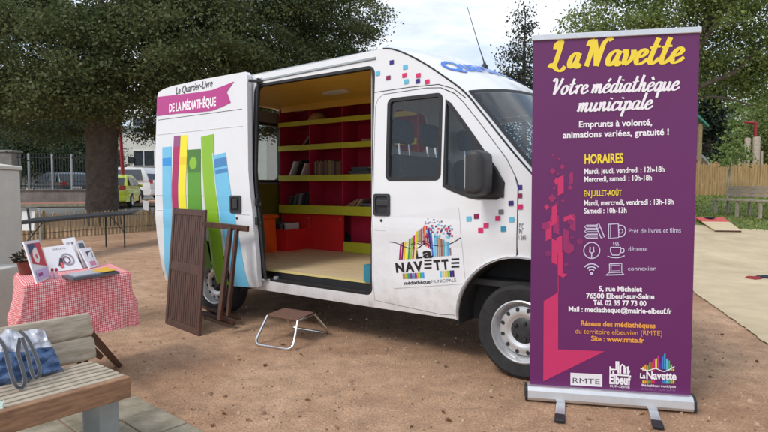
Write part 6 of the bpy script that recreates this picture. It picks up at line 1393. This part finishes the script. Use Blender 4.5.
# ------------------------------------------------------------------ park on the right: fence, bench, games, play posts
def terr(px, Y): q = at_depth(px, 200, Y); return Vector((q.x, q.y, ground_z(q.x, q.y)))
rA, rB = terr(660, 21.6), terr(800, 21.6)
rf = thing('park_fence', 'pale wooden picket fence closing the lawn behind the park bench', 'fence', (rA+rB)/2)
k = 0; mb = MB(); Lf = (rB-rA).length; d_ = (rB-rA)*Vector((1, 1, 0)); d_.normalize()
while k < Lf:
    p = rA+d_*k; p.z = ground_z(p.x, p.y); h = rng.uniform(1.18, 1.28); w = .085; p2 = [(-w/2, 0), (w/2, 0), (w/2, h-.06), (0, h), (-w/2, h-.06)]
    mb.prism(p2, .02, Matrix.Translation((p.x, p.y+rng.uniform(-.01, .01), p.z)) @ Matrix.Rotation(R(90), 4, 'X')); k += .098
mb.build('pickets', M['fencewood'], rf)
mb = MB(); k = .05
while k < Lf:
    p = rA+d_*k+Vector((0, -.5, 0)); p.z = ground_z(p.x, p.y); h = rng.uniform(.46, .55); w = .07
    mb.prism([(-w/2, 0), (w/2, 0), (w/2, h-.05), (0, h), (-w/2, h-.05)], .02, Matrix.Translation((p.x, p.y, p.z)) @ Matrix.Rotation(R(90), 4, 'X')); k += .16
lowf = mb.build('low_picket_fence', M['fencewood']); tag(lowf, 'knee-high row of pointed pickets in front of the taller park fence', 'fence')
for z in (.3, .95):
    mb = MB(); mb.beam(rA+Vector((0, .05, z)), rB+Vector((0, .05, z)), .04, .08); mb.build('rail', M['fencewood'], rf)
for f in (.1, .4, .7, .95): p = rA.lerp(rB, f)+Vector((0, .1, 0)); mb = MB(); mb.beam(p, p+Vector((0, 0, 1.3)), .09, .09); mb.build('post', M['fencewood'], rf)
# grey park bench
sl, sr = at_depth(710.5, 198.8, 15.6), at_depth(762.5, 202.4, 14.0)
pb = thing('park_bench', 'weathered grey slatted bench on the lawn by the right fence', 'bench', ((sl.x+sr.x)/2, (sl.y+sr.y)/2, ground_z(sl.x, sl.y)))
dx = (sr-sl)*Vector((1, 1, 0)); Lb = dx.length; dx.normalize(); dy = Vector((-dx.y, dx.x, 0)); zg = (sl.z+sr.z)/2-.45
def pbp(u, v, z): return Vector((sl.x, sl.y, 0))+dx*u+dy*v+Vector((0, 0, zg+z))
mb = MB()
for i in range(5): mb.beam(pbp(0, .05+i*.095, .45), pbp(Lb, .05+i*.095, .45), .08, .035)
mb.build('seat_slats', M['greywood'], pb, bevel=.004)
mb = MB()
for i in range(3): mb.beam(pbp(.0, .50+i*.04, .58+i*.105), pbp(Lb, .50+i*.04, .58+i*.105), .03, .085)
mb.build('back_slats', M['greywood'], pb, bevel=.004)
for u in (.12, Lb/2, Lb-.12):
    for v in (.07, .46): mb = MB(); mb.beam(pbp(u, v, 0), pbp(u, v+(.03 if v > .3 else 0), .44), .06, .06); mb.build('leg', M['greywood'], pb)
    mb = MB(); mb.beam(pbp(u, .50, .40), pbp(u, .64, .84), .05, .05); mb.build('back_post', M['greywood'], pb)
# cornhole board with a dark bag
ca, cb_, cc_, cd_ = on_ground(715, 232.5), on_ground(741, 232.8), at_depth(723.5, 219.4, 14.2), at_depth(694.6, 218.8, 14.2)
cg = thing('cornhole_board', 'sloping wooden bean-bag board with a red top end, lying on the pale path', 'game board', (ca+cb_)/2)
def cpt(u, v, d=0):
    p = ca.lerp(cb_, u).lerp(cd_.lerp(cc_, u), v); return p+Vector((0, 0, .05+d))
mb = MB(); mb.poly([cpt(0, 0), cpt(1, 0), cpt(1, .62), cpt(0, .62)]); mb.build('board', M['ply'], cg, solid=.02)
mb = MB(); mb.poly([cpt(0, .62, .001), cpt(1, .62, .001), cpt(1, 1, .001), cpt(0, 1, .001)]); mb.build('red_end', ink((206, 74, 66), .5), cg, solid=.02)
mb = MB(); mb.beam(cpt(0, 0, -.03), cpt(1, 0, -.03), .02, .06); mb.build('front_edge', M['brownwood'], cg)
for u in (.04, .96): p = cpt(u, .93, -.02); mb = MB(); mb.beam(p, Vector((p.x+.05, p.y+.02, ground_z(p.x, p.y))), .06, .03); mb.build('leg', M['ply'], cg)
def beanbag(p, rgb, label, sz=.075, rz=0.):
    mb = MB(); rows = []
    n = 8
    for j in range(n+1):
        v = -1+2*j/n; rows.append([Vector((-1+2*i/n, v, 0)) for i in range(n+1)])
    def f(q, s_): e = max(0, (1-q.x**4)*(1-q.y**4))**.5; c, s2 = math.cos(rz), math.sin(rz); x, y = q.x*sz, q.y*sz; return (p.x+x*c-y*s2, p.y+x*s2+y*c, p.z+.022+s_*.022*e+.008*math.sin(q.x*3+q.y*2+rz*5))
    mb.grid([[f(q, 1) for q in r] for r in rows]); mb.grid([[f(q, -1) for q in r] for r in rows]); return tag(mb.build('bean_bag', ink(rgb, .9), smooth=60), label, 'bean bag')
beanbag(on_ground(753.5, 279.5), (140, 44, 50), 'dark red bean bag lying on the pale path next to a dark blue one', .078, .4)
beanbag(on_ground(763.5, 278.5), (34, 36, 50), 'dark blue bean bag lying on the pale path beside the red one', .09, -.3)
beanbag(cpt(.45, .86, .005)-Vector((0, 0, .005)), (30, 30, 40), 'dark bean bag lying on the red end of the game board', .10, .2)
# play posts, red pole, green-roofed hut and slide
for i, (px, y0, r) in enumerate(((745.5, 138, .12), (754.5, 137, .15), (738, 152, .06), (741, 151, .05), (760, 151, .06))):
    p = terr(px, 25.5); zt = at_depth(px, y0, 25.5).z; mb = MB(); mb.tube([p, Vector((p.x, p.y, zt-.03)), Vector((p.x, p.y, zt))], [r, r, r*.8], 12)
    tag(mb.build('play_post', M['greywood'], smooth=50), ('tall wooden play post, left of the thicker one behind the fence', 'thickest wooden play post behind the right fence', 'short thin wooden post left of the play posts', 'short thin post right beside the other short one', 'short thin post at the right of the play posts')[i], 'post', 'wooden play posts')
p = terr(753, 27.5); zt = at_depth(753, 122, 27.5).z; rr3 = thing('play_crane', 'dark red metal pole with a short arm behind the play posts', 'pole', p); mb = MB(); mb.tube([p, Vector((p.x, p.y, zt))], .07, 10); mb.build('pole', M['redpole'], rr3, smooth=60)
mb = MB(); mb.tube([Vector((p.x, p.y, zt-.05)), Vector((p.x-.55, p.y, zt-.02))], .05, 8); mb.build('arm', M['redpole'], rr3, smooth=60)
p = terr(693, 24.5); hut = thing('play_hut', 'wooden play hut with a small green roof, half hidden behind the banner', 'play hut', p)
zr = at_depth(700, 124, 24.5).z; x0_, x1_ = at_depth(684, 124, 24.5).x, at_depth(700, 124, 24.5).x
for x in (x0_, x1_):
    for yy in (24.5, 25.5): mb = MB(); mb.beam((x, yy, ground_z(x, yy)), (x, yy, zr), .14, .14); mb.build('post', M['picket'], hut)
xm = (x0_+x1_)/2; mb = MB(); mb.prism([(x0_-.25, zr-.12), (xm, zr+.42), (x1_+.28, zr-.16), (x1_+.28, zr-.06), (xm, zr+.54), (x0_-.25, zr-.02)], 1.4, Matrix.Translation((0, 25.7, 0)) @ Matrix.Rotation(R(90), 4, 'X')); mb.build('roof', ink((60, 128, 112), .6), hut)
mb = MB(); zp = p.z+1.3; mb.box((xm, 25, zp), (x1_-x0_, 1.0, .08)); mb.build('platform', M['picket'], hut)
s0 = Vector((x1_+.1, 25, zp+.1)); mb = MB(); Pp = crom([s0, s0+Vector((.25, 0, -.05)), s0+Vector((.6, 0, -.5)), s0+Vector((1.0, 0, -1.1)), s0+Vector((1.35, 0, -1.25))], 4)
mb.grid([[q+Vector((0, yy, zz3)) for yy, zz3 in ((-.25, .14), (-.25, 0), (.25, 0), (.25, .14))] for q in Pp]); mb.build('slide', M['greymetal'], hut, smooth=50, solid=.02)
# grass on the lawn
def grass():
    n = 16000; x = rng.uniform(4.5, 19, n); y = rng.uniform(11.2, 21.2, n); keep = []
    for a, b2 in zip(x, y):
        if b2 < 12.55-(a-2.5)*.093: continue
        if a < 9 and b2 < 13.6 and a > 5.0 and b2 < 13.7-(a-5.2)*.1 and a < 8.6-(b2-12.4)*1.1: continue
        keep.append((a, b2, ground_z(a, b2)))
    P = np.array(keep); k = len(P); a = rng.uniform(0, 2*np.pi, k); w = rng.uniform(.006, .014, k)[:, None]*2; h = rng.uniform(.03, .07, k)[:, None]
    s_ = np.stack([np.cos(a), np.sin(a), np.zeros(k)], 1); l_ = np.stack([rng.normal(0, .35, k), rng.normal(0, .35, k), np.ones(k)], 1)*h
    V = np.stack([P-s_*w, P+s_*w, P+s_*w*.4+l_, P-s_*w*.4+l_], 1).reshape(-1, 3); o = mesh_quads('grass', V, k, leafmat('grass_blade', s2l(86, 102, 44), s2l(124, 140, 62), s2l(176, 172, 96), .3), None); tag(o, kind='stuff')
grass()
